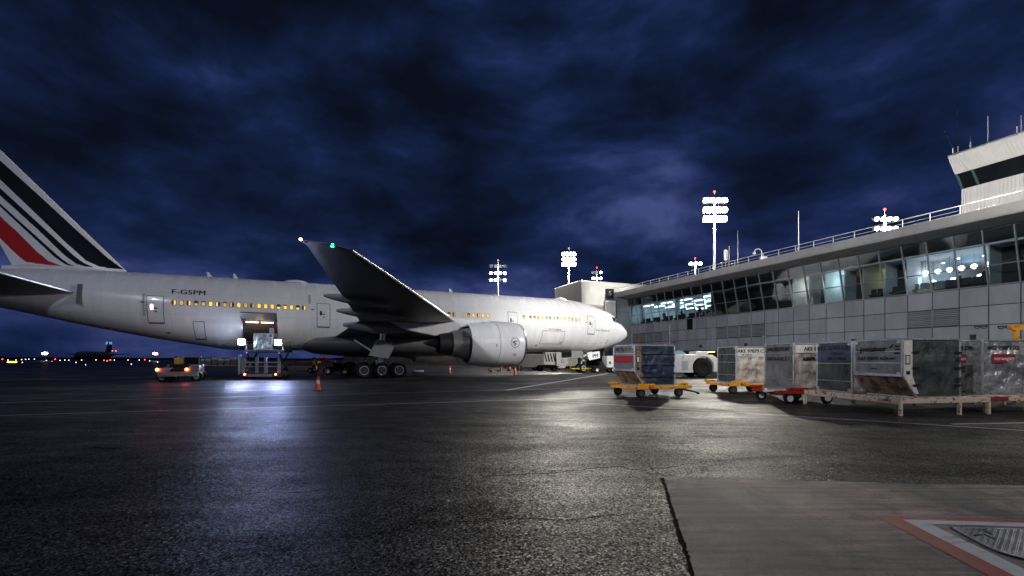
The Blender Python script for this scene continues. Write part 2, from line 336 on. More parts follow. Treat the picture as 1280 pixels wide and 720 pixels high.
tag(b.build('joint_filler', mat('tar_joint', (.006, .006, .006), .9, bump=.5, bs=60, spec=.03)), kind='structure')
b = MB(); rj = random.Random(5); ed = []   # slab outline with crumbled edges
c_ = 9.0
while c_ > .02: ed.append((rj.uniform(-.004, .008) + (rj.random() > .88) * .018, c_)); c_ -= rj.uniform(.02, .07)
ed.append((.012, .008)); a_ = .03
while a_ < 14: ed.append((a_, rj.uniform(-.004, .007) + (rj.random() > .9) * .015)); a_ += rj.uniform(.03, .09)
ed += [(14, 0), (14, 9)]; k_ = len(ed)
b.add([Pq(a, c, -.05) for a, c in ed] + [Pq(a, c, .012) for a, c in ed], [tuple(range(k_)), tuple(range(2 * k_ - 1, k_ - 1, -1))] + [(i, (i + 1) % k_, k_ + (i + 1) % k_, k_ + i) for i in range(k_)])
tag(b.build('concrete_slab', slab_mat()), kind='structure')
def worn(name, c, z, thr=(.36, .5)):
    """paint worn through to what lies beneath it"""
    m = mat(name, c, .5, c2=tuple(x * .35 for x in c), vs=7, thr=thr, bump=.5, bs=110, stretch=(.5, 2, 1), spec=.3)
    return m
def strip(name, p0, p1, wd, m, z=.004):
    p0, p1 = Vector(p0), Vector(p1); d = (p1 - p0).normalized(); q = Vector((-d.y, d.x)) * wd / 2
    b = MB(); b.add([(*(p0 - q), z), (*(p1 - q), z), (*(p1 + q), z), (*(p0 + q), z)], [(0, 1, 2, 3)])
    return tag(b.build(name, m), kind='structure')
ml = worn('worn_white_line', (.72, .72, .70), 0, (.30, .42))
A0, A1 = Vector((-14.5, 13.05)), Vector((0, 17.9)); d_ = (A1 - A0).normalized()
strip('painted_line', A0 - d_ * 15, A0 + d_ * 21, .09, ml)
B0, B1 = Vector((-18.8, 16.9)), Vector((0, 23.9)); d_ = (B1 - B0).normalized()
strip('painted_line', B0 - d_ * 20, B1 + d_ * 20, .09, ml, .005)
strip('painted_line', (1.06, 17.9), (7.6, 13.1), .09, ml, .006); strip('painted_line', (7.6, 13.1), (14.6, 8.0), .09, ml, .007)
strip('painted_line', gnd(632, 488), gnd(760, 467), .25, ml, .008)
strip('painted_line', gnd(1190, 530.5), (16.5, 11.9), .09, ml, .009)
# cracks in the asphalt, meandering ribbons that widen and narrow
M['crack'] = mat('crack_tar', (.007, .007, .007), .9, spec=.03)  # dark tar tone of the filled cracks
def crack(pts, wd, seed, jit=.10):
    rc_ = random.Random(seed); P = [Vector(gnd(*p)) for p in pts]; line = []
    for p, q in zip(P[:-1], P[1:]):
        n = max(2, int((q - p).length / .07)); d = (q - p).normalized(); nn = Vector((-d.y, d.x)); o_ = 0
        for i in range(n):
            o_ = o_ * .86 + rc_.uniform(-1, 1) * jit * .35; line.append(p + (q - p) * i / n + nn * o_)
    line.append(P[-1]); vs = []; k = len(line)
    for i, p in enumerate(line):
        a = line[max(0, i - 1)]; c = line[min(k - 1, i + 1)]; d = (c - a).normalized(); nn = Vector((-d.y, d.x)) * wd * rc_.uniform(.25, 1) * min(1, i / 4 + .15, (k - 1 - i) / 4 + .15)
        vs += [(*(p - nn), .0022), (*(p + nn), .0022)]
    b = MB(); b.add(vs, [(2 * i, 2 * i + 2, 2 * i + 3, 2 * i + 1) for i in range(k - 1)]); tag(b.build('asphalt_crack', M['crack']), kind='structure')
crack([(826, 596), (800, 588), (770, 583), (735, 586), (690, 592), (600, 598)], .020, 1)
crack([(826, 596), (812, 580), (782, 574), (765, 569)], .014, 2)
crack([(800, 588), (860, 580), (930, 573), (1010, 570)], .012, 3)
crack([(250, 628), (310, 618), (370, 615), (430, 612)], .016, 4)
crack([(0, 575), (90, 571), (160, 560)], .018, 5)
crack([(560, 655), (640, 648), (700, 651), (822, 640)], .012, 6)
crack([(385, 541), (420, 540)], .05, 7, .05)
crack([(110, 559), (150, 561)], .06, 8, .05)
# red and white warning frame on the slab
def frame(name, o, i, m, z):
    b = MB()
    vo = [(*p, z) for p in o]; vi = [(*p, z) for p in i]
    b.add(vo + vi, [(k, (k + 1) % 4, 4 + (k + 1) % 4, 4 + k) for k in range(4)]); return tag(b.build(name, m), kind='structure')
def rect(a0, a1, c0, c1): return [Vector(Pq(a, c)[:2]) for a, c in ((a0, c0), (a1, c0), (a1, c1), (a0, c1))]
def Q(px, py): return Vector(gnd(px, py))
r_o = [Vector((3.68, 4.66)), Vector((6.6, 4.40)), Vector((6.1, 3.0)), Vector((3.42, 2.9))]
r_i = [Vector((3.86, 4.55)), Vector((6.45, 4.31)), Vector((6.0, 3.1)), Vector((3.62, 3.0))]
w_i = [Vector((4.02, 4.42)), Vector((6.3, 4.22)), Vector((5.9, 3.35)), Vector((3.86, 3.42))]
frame('painted_red_border', r_o, r_i, worn('worn_red_paint', (.40, .045, .04), 0, (.28, .46)), .0165)
frame('painted_white_border', r_i, w_i, worn('worn_white_paint', (.74, .75, .75), 0, (.28, .46)), .0165)
# manhole cover
def rounded(pts, rad, n=7):
    out = []
    k = len(pts)
    for i in range(k):
        p, a, c = Vector(pts[i]), Vector(pts[i - 1]), Vector(pts[(i + 1) % k]); r = rad[i]
        p0 = p + (a - p).normalized() * r; p1 = p + (c - p).normalized() * r
        for j in range(n + 1):
            t = j / n; out.append((1 - t) ** 2 * p0 + 2 * t * (1 - t) * p + t * t * p1)
    return out
mh = [(4.12, 4.32), (5.25, 4.22), (5.05, 3.5), (3.93, 3.6)]
outl = rounded(mh, (.05, .3, .3, .33))
root = thing('manhole_cover', 'steel tread-plate cover in the concrete slab inside the red and white border', 'manhole cover', (4.6, 3.9, 0))
loc = lambda v, z, k=1.0: ((v.x - 4.6) * k, (v.y - 3.9) * k, z)
n_ = len(outl)
b = MB(); b.add([loc(v, .0175, 1.045) for v in outl], [tuple(range(n_ - 1, -1, -1))]); b.build('rim', M['black'], root)
M['tread'] = mat('tread_steel', (.55, .56, .56), .36, .55, c2=(.2, .2, .2), vs=4, thr=(.3, .6))
b = MB(); b.add([loc(v, .018) for v in outl] + [loc(v, .026) for v in outl], [tuple(range(n_, 2 * n_))] + [(i, (i + 1) % n_, n_ + (i + 1) % n_, n_ + i) for i in range(n_)])
b.build('plate', M['tread'], root)
def inside(p, poly):
    c = False; j = len(poly) - 1
    for i in range(len(poly)):
        if (poly[i].y > p.y) != (poly[j].y > p.y) and p.x < (poly[j].x - poly[i].x) * (p.y - poly[i].y) / (poly[j].y - poly[i].y) + poly[i].x: c = not c
        j = i
    return c
b = MB(); sm = [Vector(((v.x - 4.6) * .97 + 4.6, (v.y - 3.9) * .97 + 3.9)) for v in outl]
i = 0
for iy in range(36):
    for ix in range(46):
        p = Vector((3.9 + ix * .030, 3.45 + iy * .025))
        if inside(p, sm):
            a = R(45) if (ix + iy) % 2 else R(-45); Mx = Matrix.Translation((p.x - 4.6, p.y - 3.9, .0262)) @ Matrix.Rotation(a, 4, 'Z')
            b.box(-.011, .011, -.004, .004, 0, .004, Mx)
b.build('tread_stud', M['tread'], root)
b = MB()
for (x0, y0, x1, y1) in ((4.30, 4.12, 4.36, 4.26), (4.22, 4.02, 4.24, 4.12), (4.12, 4.1, 4.2, 4.12)): b.bar((x0 - 4.6, y0 - 3.9, .0285), (x1 - 4.6, y1 - 3.9, .0285), .018, .008)
b.build('lifting_slot', M['black'], root)

# ---------------------------------------------------------------- airliner
TH = R(25); AX = Vector((math.cos(TH), math.sin(TH))); NX = Vector((math.sin(TH), -math.cos(TH)))
NOSE = Vector((0, 51.2)) + AX * 15.86
AC = thing('airliner', 'large white twin-engine airliner with striped tail, its nose near the terminal', 'airliner', (NOSE.x, NOSE.y, 0), R(205))
def ac(px, py, wv=3.1):
    """pixel -> (s, z) on the vertical plane at offset wv from the aircraft's centre line"""
    r = (px - 640) / F
    ox, oy = NOSE.x + NX.x * wv, NOSE.y + NX.y * wv
    s = (ox - r * oy) / (AX.x - r * AX.y); Y = oy - AX.y * s
    return s, CH + (HZ - py) / F * Y
SS = [0, .12, .45, 1.2, 2.2, 3.15, 4.2, 5.2, 7.1, 9, 10.5, 12.5, 42, 45.5, 50.3, 52.8, 54.8, 57.3, 60, 62.6]
TP = [4.79, 5.03, 5.38, 5.95, 6.75, 7.3, 7.68, 7.95, 8.38, 8.54, 8.6, 8.6, 8.6, 8.6, 8.56, 8.5, 8.42, 8.2, 7.9, 7.4]
BT = [4.75, 4.48, 4.12, 3.72, 3.34, 3.05, 2.8, 2.62, 2.45, 2.4, 2.4, 2.4, 2.4, 2.85, 3.75, 4.3, 4.8, 5.4, 6.1, 6.8]
HW = [.03, .3, .68, 1.15, 1.65, 2.05, 2.35, 2.55, 2.85, 3.02, 3.1, 3.1, 3.1, 3.02, 2.65, 2.35, 2.08, 1.65, 1.1, .4]
def fit(xs, ys):
    xs, ys = np.array(xs, float), np.array(ys, float); h = np.diff(xs); dl = np.diff(ys) / h; m = np.zeros(len(xs))
    for i in range(1, len(xs) - 1):
        if dl[i - 1] * dl[i] > 0:
            w1, w2 = 2 * h[i] + h[i - 1], h[i] + 2 * h[i - 1]; m[i] = (w1 + w2) / (w1 / dl[i - 1] + w2 / dl[i])
    m[0], m[-1] = dl[0], dl[-1]
    def f(x):
        i = int(min(max(np.searchsorted(xs, x) - 1, 0), len(xs) - 2)); t = (x - xs[i]) / h[i]
        return float((2*t**3-3*t*t+1)*ys[i] + (t**3-2*t*t+t)*h[i]*m[i] + (-2*t**3+3*t*t)*ys[i+1] + (t**3-t*t)*h[i]*m[i+1])
    return f
ftp, fbt, fhw = fit(SS, TP), fit(SS, BT), fit(SS, HW)
def fsec(s): t, bo = ftp(s), fbt(s); return (t + bo) / 2, (t - bo) / 2, fhw(s)
def fang(s, a, off=0):
    zc, rz, hw = fsec(s); return (s, (hw + off) * math.cos(a), zc + (rz + off) * math.sin(a))
def fz(s, z, off=0, side=1):
    zc, rz, hw = fsec(s); q = max(-1, min(1, (z - zc) / rz)); a = math.asin(q); return (s, side * (hw + off) * math.cos(a), zc + (rz + off) * math.sin(a))
b = MB(); n_ = 72
st = [0, .04, .12, .25, .45, .8, 1.2, 1.7, 2.2, 2.7, 3.2, 3.8, 4.4, 5.2, 6, 7, 8, 9, 10, 11, 12.5] + [12.5 + i * 1.5 for i in range(1, 20)] + [42 + i * .7 for i in range(0, 30)]
st = sorted(set(x for x in st if x <= 62.6))
b.add([fang(s, 2 * math.pi * i / n_) for s in st for i in range(n_)], [(k * n_ + i, k * n_ + (i + 1) % n_, (k + 1) * n_ + (i + 1) % n_, (k + 1) * n_ + i) for k in range(len(st) - 1) for i in range(n_)] + [tuple(range(n_)), tuple((len(st) - 1) * n_ + i for i in range(n_))])
b.build('fuselage', M['white'], AC, smooth=True)
def patch(b, s0, s1, z0, z1, off, ns=6, nz=6, side=1, sk=0):
    vs = [fz(s0 + (s1 - s0) * i / ns + sk * j / nz, z0 + (z1 - z0) * j / nz, off, side) for j in range(nz + 1) for i in range(ns + 1)]
    return b.add(vs, [(j * (ns + 1) + i, j * (ns + 1) + i + 1, (j + 1) * (ns + 1) + i + 1, (j + 1) * (ns + 1) + i) for j in range(nz) for i in range(ns)])
def outline(b, s0, s1, z0, z1, t, off, side=1):
    patch(b, s0, s0 + t, z0, z1, off, 1, 8, side); patch(b, s1 - t, s1, z0, z1, off, 1, 8, side)
    patch(b, s0 + t, s1 - t, z0, z0 + t, off, 6, 1, side); patch(b, s0 + t, s1 - t, z1 - t, z1, off, 6, 1, side)
# cabin doors
for side in (1, -1):
    for (sm_, zz) in ((ac(741, 400)[0], 5.5), (ac(641, 398)[0], 5.5), (ac(404.5, 386)[0], 5.45), (ac(193, 377)[0], 5.45)):
        zz0, zz1 = zz - .98, zz + .98
        b = MB(); patch(b, sm_ - .5, sm_ + .5, zz0, zz1, .012, 6, 8, side); d = b.build('door', M['white'], AC, smooth=True)
        b = MB(); outline(b, sm_ - .545, sm_ + .545, zz0 - .045, zz1 + .045, .045, .016, side); patch(b, sm_ - .5, sm_ + .5, zz0 - .12, zz0 - .05, .018, 6, 1, side); b.build('door_seam', M['line'], d)
        b = MB(); patch(b, sm_ - .14, sm_ + .10, zz + .02, zz + .1, .03, 2, 1, side); b.build('door_handle', M['black'], d); b = MB(); patch(b, sm_ - .12, sm_ + .06, zz - .22, zz - .15, .03, 2, 1, side); b.build('door_vent', M['black'], d)
        b = MB(); patch(b, sm_ + .14, sm_ + .30, zz + .22 - .25, zz + .22 + .12, .03, 2, 2, side); b.build('door_window', M['amber_l'] if sm_ > 40 else M['glass_dark'], d)
# cabin windows
wins = [ac(217 + (380 - 217) * 0, 377)[0] - i * (ac(217, 377)[0] - ac(380, 385)[0]) / 19 for i in range(20)]
wins += [25.7 + .5 * i for i in range(16)]
wins += [ac(p, 394)[0] for p in (561.5, 567.5, 580, 586, 592, 598, 604, 610)]
a_, c_ = ac(663.5, 398)[0], ac(725, 401)[0]
wins += [ac(655, 397)[0]] + [a_ + (c_ - a_) * i / 13 for i in range(14)]
wmesh = {}
def window_mb(s, side, k):
    vs = [fz(s + .125 * math.copysign(abs(math.cos(t)) ** .75, math.cos(t)), 6.0 + .185 * math.copysign(abs(math.sin(t)) ** .75, math.sin(t)), .014, side) for t in [2 * math.pi * i / 16 for i in range(16)]]
    b = MB(); b.add(vs, [tuple(range(16))])
    if k: b2 = MB()
    return b
for i, s in enumerate(wins):
    o = window_mb(s, 1, 0).build('window', M['pane_warm'] if random.random() > .3 else M['pane_warm2'], AC)
    vo_ = [fz(s + .165 * math.copysign(abs(math.cos(t)) ** .75, math.cos(t)), 6.0 + .225 * math.copysign(abs(math.sin(t)) ** .75, math.sin(t)), .010) for t in [2 * math.pi * k / 16 for k in range(16)]]
    b = MB(); b.add(vo_, [tuple(range(16))]); b.build('window_frame', M['wframe'], o)
    q = random.random()
    if q < .45:   # a half lowered shade
        b = MB(); lo = 6.0 + random.choice((.0, .05, .1)); sd_ = random.choice((-1, 1))
        if q < .2: patch(b, s - .15 * (sd_ > 0) , s + .15 * (sd_ < 0), 5.84, 6.17, .02, 2, 2)
        else: patch(b, s - .13, s + .13, lo, 6.2, .02, 2, 2)
        b.build('window_shade', M['pane_dim'], o)
b = MB()
for s in [8.9 + .51 * i for i in range(11)] + [20 + .51 * i for i in range(28)] + [37 + .51 * i for i in range(19)]:
    v = window_mb(s, -1, 0); b.add(v.v, v.f)
b.build('far_side_windows', M['pane_warm'], AC)
# cockpit windows
for side in (1, -1):
    for (s0, s1, s2, s3, a0, a1) in ((1.42, 2.05, 2.35, 1.95, 38, 84), (2.12, 2.85, 2.95, 2.3, 26, 47), (2.92, 3.55, 3.5, 3.02, 24, 42)):
        b = MB(); vs = []
        for j in range(5):
            for i in range(5):
                u, v = i / 4, j / 4; lo_, hi_ = s0 + (s1 - s0) * u, s3 + (s2 - s3) * u
                p = fang(lo_ + (hi_ - lo_) * v, R(a0 + (a1 - a0) * v), .012); vs.append((p[0], p[1] * side, p[2]))
        b.add(vs, [(j * 5 + i, j * 5 + i + 1, (j + 1) * 5 + i + 1, (j + 1) * 5 + i) for j in range(4) for i in range(4)]); b.build('cockpit_window', M['glass_dark'], AC)
# registration, titles and small marks
def onfus(s0, z0, side=1, off=.016):
    return lambda x, y: fz(s0 - x * side, z0 + y, off, side)
s_r, z_r = ac(235, 365)
lettering('F-GSPM', .56, M['ink'], AC, onfus(s_r, z_r), .016, 1.1, 'registration', 1.15)
lettering('777-228ER', .26, M['ink'], AC, onfus(*ac(694, 412)), .006, 1.1, 'lettering', 1.3)
lettering('AIR FRANCE', .28, M['ink'], AC, onfus(*ac(757, 413)), .004, 1.1, 'lettering', 1.3)
lettering('AIRFRANCE', 1.9, M['navy'], AC, onfus(12.5, 7.1, -1), .02, 1.1, 'airline_title', 1.2)
# closed forward hold door, small hatches
b = MB(); s0, z0 = ac(707, 430); s1, z1 = ac(679, 413); outline(b, s0, s1, z0, z1, .04, .014); b.build('hold_door_seam', M['line'], AC)
b = MB(); s0, z0 = ac(255, 423); s1, z1 = ac(240, 401); outline(b, s0, s1, z0, z1, .045, .014); patch(b, s0, s1, z0 - .05, z0 + .03, .02, 4, 1); b.build('bulk_door_seam', M['line'], AC)
b = MB()
for (p, q) in ((206, 415), (276, 430), (655, 415), (659, 422), (391, 387), (648, 414), (177, 377), (734, 403), (767, 425), (766, 428), (705, 428), (676, 431)):
    s, z = ac(p, q); patch(b, s - .12, s + .12, z - .05, z + .05, .016, 2, 1)
b.build('service_port', M['line'], AC)
b = MB(); s0, z0 = ac(178, 362); patch(b, s0 - .08, s0 + .08, 4.9, 6.6, .012, 2, 8); s0, _ = ac(387, 372); patch(b, s0 - .1, s0 + .1, 6.4, 7.2, .012, 2, 4); b.build('scuff', mat('paint_scuff', (.45, .45, .46), .5), AC)
# open aft hold: dark patch on the skin for the shaded opening, raised door leaf with lamps under it
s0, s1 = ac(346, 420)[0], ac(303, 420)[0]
b = MB(); patch(b, s0, s1, 2.95, 4.75, .018, 8, 10); b.build('hold_opening_patch', mat('hold_shade', (.03, .028, .026), .7), AC)
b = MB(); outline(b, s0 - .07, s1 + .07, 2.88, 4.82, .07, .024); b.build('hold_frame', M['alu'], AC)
b = MB(); hy = 3.1
pts = [(hy, 4.85), (hy + .75, 4.98), (hy + 1.5, 5.35), (hy + 1.62, 5.28), (hy + .78, 4.84), (hy + .05, 4.72)]
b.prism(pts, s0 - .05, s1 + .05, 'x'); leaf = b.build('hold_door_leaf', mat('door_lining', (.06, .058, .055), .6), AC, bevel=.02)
b = MB()
for i in range(7):
    x = s0 + .1 + i * (s1 - s0 - .2) / 6; b.box(x - .03, x + .03, hy + .1, hy + .7, 4.66, 4.74)
b.build('door_rib', M['dsteel'], leaf)
for f in (.28, .72):
    b = MB(); x = s0 + (s1 - s0) * f; b.box(x - .45, x + .45, hy + .05, hy + .14, 4.60, 4.66); b.build('hold_lamp', emis('hold_lamp_glow', (1, .62, .38), 7), leaf)
light('hold_light', ((s0 + s1) / 2, hy + .6, 4.45), 25, (1, .7, .5), .3, AC)
b = MB(); b.box(s0 + .2, s0 + .55, hy + .05, hy + .12, 3.4, 4.2); b.build('control_panel', M['alu'], AC)
# roof antennas
for (p, q) in ((261, 344), (294, 348), (563, 362)):
    s, z = ac(p, q, 0); zt = ftp(s); b = MB(); b.hexa([(s - .3, -.03, zt - .05), (s + .1, -.03, zt - .05), (s + .1, .03, zt - .05), (s - .3, .03, zt - .05)], [(s - .02, -.015, zt + .4), (s + .16, -.015, zt + .4), (s + .16, .015, zt + .4), (s - .02, .015, zt + .4)]); b.build('antenna', M['white'], AC)
for s, l_ in ((ac(370, 352, 0)[0], 1.1), (9.6, .8)):
    b = MB(); b.lathe([(-l_, .02), (-l_ * .6, .2), (0, .28), (l_ * .6, .2), (l_, .02)], (s, 0, 8.58), 'x', 12); b.build('dome_antenna', M['white'], AC, smooth=True)
# fin and striped livery
def le(z): return 49.8 + (z - 8.55) * .885
def te(z): return 56.55 + (z - 8.4) * .43
def ln(pts):   # stripe boundary from picture points: s as a function of z, on the centre plane
    q = sorted([ac(x, y, 0)[::-1] for x, y in pts]); zs, ss = [a for a, _ in q], [a for _, a in q]
    k = (ss[-1] - ss[-2]) / (zs[-1] - zs[-2])
    return lambda z: float(np.interp(z, zs, ss)) if z <= zs[-1] else ss[-1] + (z - zs[-1]) * k
def P1(x, y): return (x / 4, 170 + y / 4)
S1 = [P1(*p) for p in ((0, 120), (200, 300), (400, 485), (540, 610), (620, 668))], [P1(*p) for p in ((0, 215), (200, 405), (340, 540), (440, 628), (500, 655), (560, 665))]
S2 = [P1(*p) for p in ((0, 258), (200, 440), (380, 605), (430, 640), (470, 656))], [P1(*p) for p in ((0, 295), (200, 475), (330, 600), (390, 643), (430, 655))]
S3 = [P1(*p) for p in ((0, 336), (150, 470), (300, 605), (350, 642), (380, 652))], [P1(*p) for p in ((0, 351), (140, 480), (280, 608), (330, 643), (350, 651))]
S4 = [P1(*p) for p in ((0, 400), (90, 480), (190, 580), (250, 628), (310, 650))], [P1(*p) for p in ((0, 510), (80, 588), (130, 630), (170, 643), (240, 647))]
bands = [(ln(a), ln(c), m_) for (a, c), m_ in ((S1, 1), (S2, 1), (S3, 1), (S4, 2))]
zlo = [P1(0, 665), P1(0, 656), P1(0, 652), P1(0, 648)]
zmin = [ac(620 / 4, 170 + 667 / 4, 0)[1], ac(470 / 4, 170 + 656 / 4, 0)[1], ac(380 / 4, 170 + 652 / 4, 0)[1], ac(310 / 4, 170 + 649 / 4, 0)[1]]
b = MB(); nu, nv = 260, 170; Z0, Z1 = 8.2, 18.6
prof_t = lambda u: 5 * .085 * (.2969 * math.sqrt(u) - .126 * u - .3516 * u * u + .2843 * u ** 3 - .1036 * u ** 4)
for side in (1, -1):
    vs = []
    for j in range(nv + 1):
        z = Z0 + (Z1 - Z0) * j / nv; a, c = le(z), te(z)
        for i in range(nu + 1):
            u = i / nu; vs.append((a + (c - a) * u, side * prof_t(u) * (c - a), z))
    base = len(b.v); b.v += vs
    for j in range(nv):
        z = Z0 + (Z1 - Z0) * (j + .5) / nv; a, c = le(z), te(z)
        for i in range(nu):
            s = a + (c - a) * (i + .5) / nu; mi = 0
            for (f0, f1, mm_), zm in zip(bands, zmin):
                if z > zm - .02 and f0(z) < s < f1(z): mi = mm_
            q = (base + j * (nu + 1) + i, base + j * (nu + 1) + i + 1, base + (j + 1) * (nu + 1) + i + 1, base + (j + 1) * (nu + 1) + i)
            b.f.append(q); b.m.append(mi)
b.build('tail_fin', [M['white'], M['navy'], M['red']], AC, smooth=True)
b = MB(); b.lathe([(0, .02), (.8, .2), (3, .42), (6, .45), (8.5, .2)], (48.6, 0, 8.32), 'x', 16); b.build('fin_root_fairing', M['white'], AC, smooth=True)
# lifting surfaces
def loft(name, secs, m, thick_m=None, n=14):
    """secs: (w, sLE, sTE, zLE, zTE, thickness)"""
    us = [(1 - math.cos(math.pi * i / n)) / 2 for i in range(n + 1)]
    ring = [(u, 1) for u in us] + [(u, -1) for u in us[-2:0:-1]]
    k = len(ring); b = MB(); vs = []
    for (wv, a, c, za, zc_, t) in secs:
        for (u, sg) in ring:
            th = t * 2.6 * (.2969 * math.sqrt(u) - .126 * u - .3516 * u * u + .2843 * u ** 3 - .1036 * u ** 4) * (1.2 if sg > 0 else .9)
            vs.append((a + (c - a) * u, wv, za + (zc_ - za) * u + sg * th))
    b.add(vs, [(j * k + i, j * k + (i + 1) % k, (j + 1) * k + (i + 1) % k, (j + 1) * k + i) for j in range(len(secs) - 1) for i in range(k)] + [tuple(range(k)), tuple((len(secs) - 1) * k + i for i in range(k))])
    return b.build(name, m, AC, smooth=True)
W = [(1.5, 21.2, 34.9, 4.25, 3.55, 1.75), (3.1, 22.1, 34.4, 4.3, 3.65, 1.5), (9.6, 25.6, 33.2, 4.80, 4.55, .95), (17, 29.6, 35.0, 5.2, 5.35, .6), (25, 33.9, 36.6, 5.58, 5.66, .3), (28.1, 35.6, 37.2, 5.72, 5.76, .17), (28.7, 36.5, 37.45, 5.74, 5.77, .08)]
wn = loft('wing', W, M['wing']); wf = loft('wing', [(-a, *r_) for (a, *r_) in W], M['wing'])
for sg, wg in ((1, wn), (-1, wf)):
    b = MB()
    for k in range(1, 5):   # bright leading edge slats
        (w0, a0, _, z0, _, t0), (w1, a1, _, z1, _, t1) = W[k], W[k + 1]
        b.tube((a0 + .06, sg * w0, z0), (a1 + .05, sg * w1, z1), .10 * (1.3 - k * .15), .10 * (1.15 - k * .15), 10, False)
    o = b.build('leading_edge', mat('polished_slat', (.75, .75, .76), .3, .6), wg, smooth=True); 
    for (wv, sa, sb, za, zb, rr) in ((17.0, 32.2, 36.1, 5.0, 5.38, .30), (13.0, 30.4, 35.1, 4.62, 4.92, .36), (8.5, 29.2, 34.3, 3.95, 4.28, .44)):
        b = MB(); prf = [(u * (sb - sa), rr * max(.03, math.sin(math.pi * min(1, u * .93 + .03)) ** .7)) for u in [i / 12 for i in range(13)]]
        b.lathe(prf, (sa, sg * wv, 0), 'x', 16)
        b.v = [(x, y, z + za + (zb - za) * (x - sa) / (sb - sa)) for x, y, z in b.v]; b.build('flap_fairing', M['gdoor2'], wg, smooth=True)
b = MB(); b.sphere((36.35, 28.45, 5.74), .07); b.build('navigation_light', M['green_l'], AC)
b = MB(); b.sphere((37.4, 28.75, 5.78), .05); b.build('strobe_light', M['white_l'], AC)
sr_, zr_ = ac(93, 366, 2.3)
ST = [(0, sr_ - 1.4, sr_ + 6.6, zr_, zr_ - .3, .75), (2.3, sr_, sr_ + 6.4, zr_, zr_ - .25, .66), (10.6, sr_ + 5.4, sr_ + 8.0, zr_ + 1.5, zr_ + 1.45, .24)]
print('STAB', sr_, zr_, [ac(0, 340, w_) for w_ in (4, 5, 6, 7, 8)])
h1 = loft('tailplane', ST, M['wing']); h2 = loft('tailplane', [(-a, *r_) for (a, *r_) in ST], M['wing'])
b = MB(); b.tube((sr_, 2.3, zr_), (sr_ + 5.4, 10.6, zr_ + 1.5), .09, .05, 8); b.build('leading_edge', bpy.data.materials['polished_slat'], h1, smooth=True)
b = MB(); s_, z_ = ac(100, 369, 2.4); b.hexa([(s_ - .1, 2.35, 5.65), (s_ + .12, 2.35, 5.65), (s_ + .12, 2.75, 5.65), (s_ - .1, 2.75, 5.65)], [(s_ - .14, 2.2, 7.1), (s_ + .1, 2.2, 7.1), (s_ + .1, 2.55, 7.1), (s_ - .14, 2.55, 7.1)]); b.build('seal_strip', M['line'], AC)
b = MB(); b.lathe([(0, .02), (.7, .16), (1.6, .24), (3.0, .2)], (sr_ - 1.5, 2.15, zr_ - .05), 'x', 12); b.build('tailplane_fairing', M['white'], AC, smooth=True)
# belly fairing
b = MB(); prf = [(0, .05), (1.2, .75), (3.2, 1.15), (7, 1.3), (13, 1.3), (16.5, 1.0), (19, .05)]
b.lathe(prf, (19.6, 0, 0), 'x', 28); b.v = [(x, y * 2.62, 3.05 + z * .95) for x, y, z in b.v]; b.build('belly_fairing', M['belly'], AC, smooth=True)
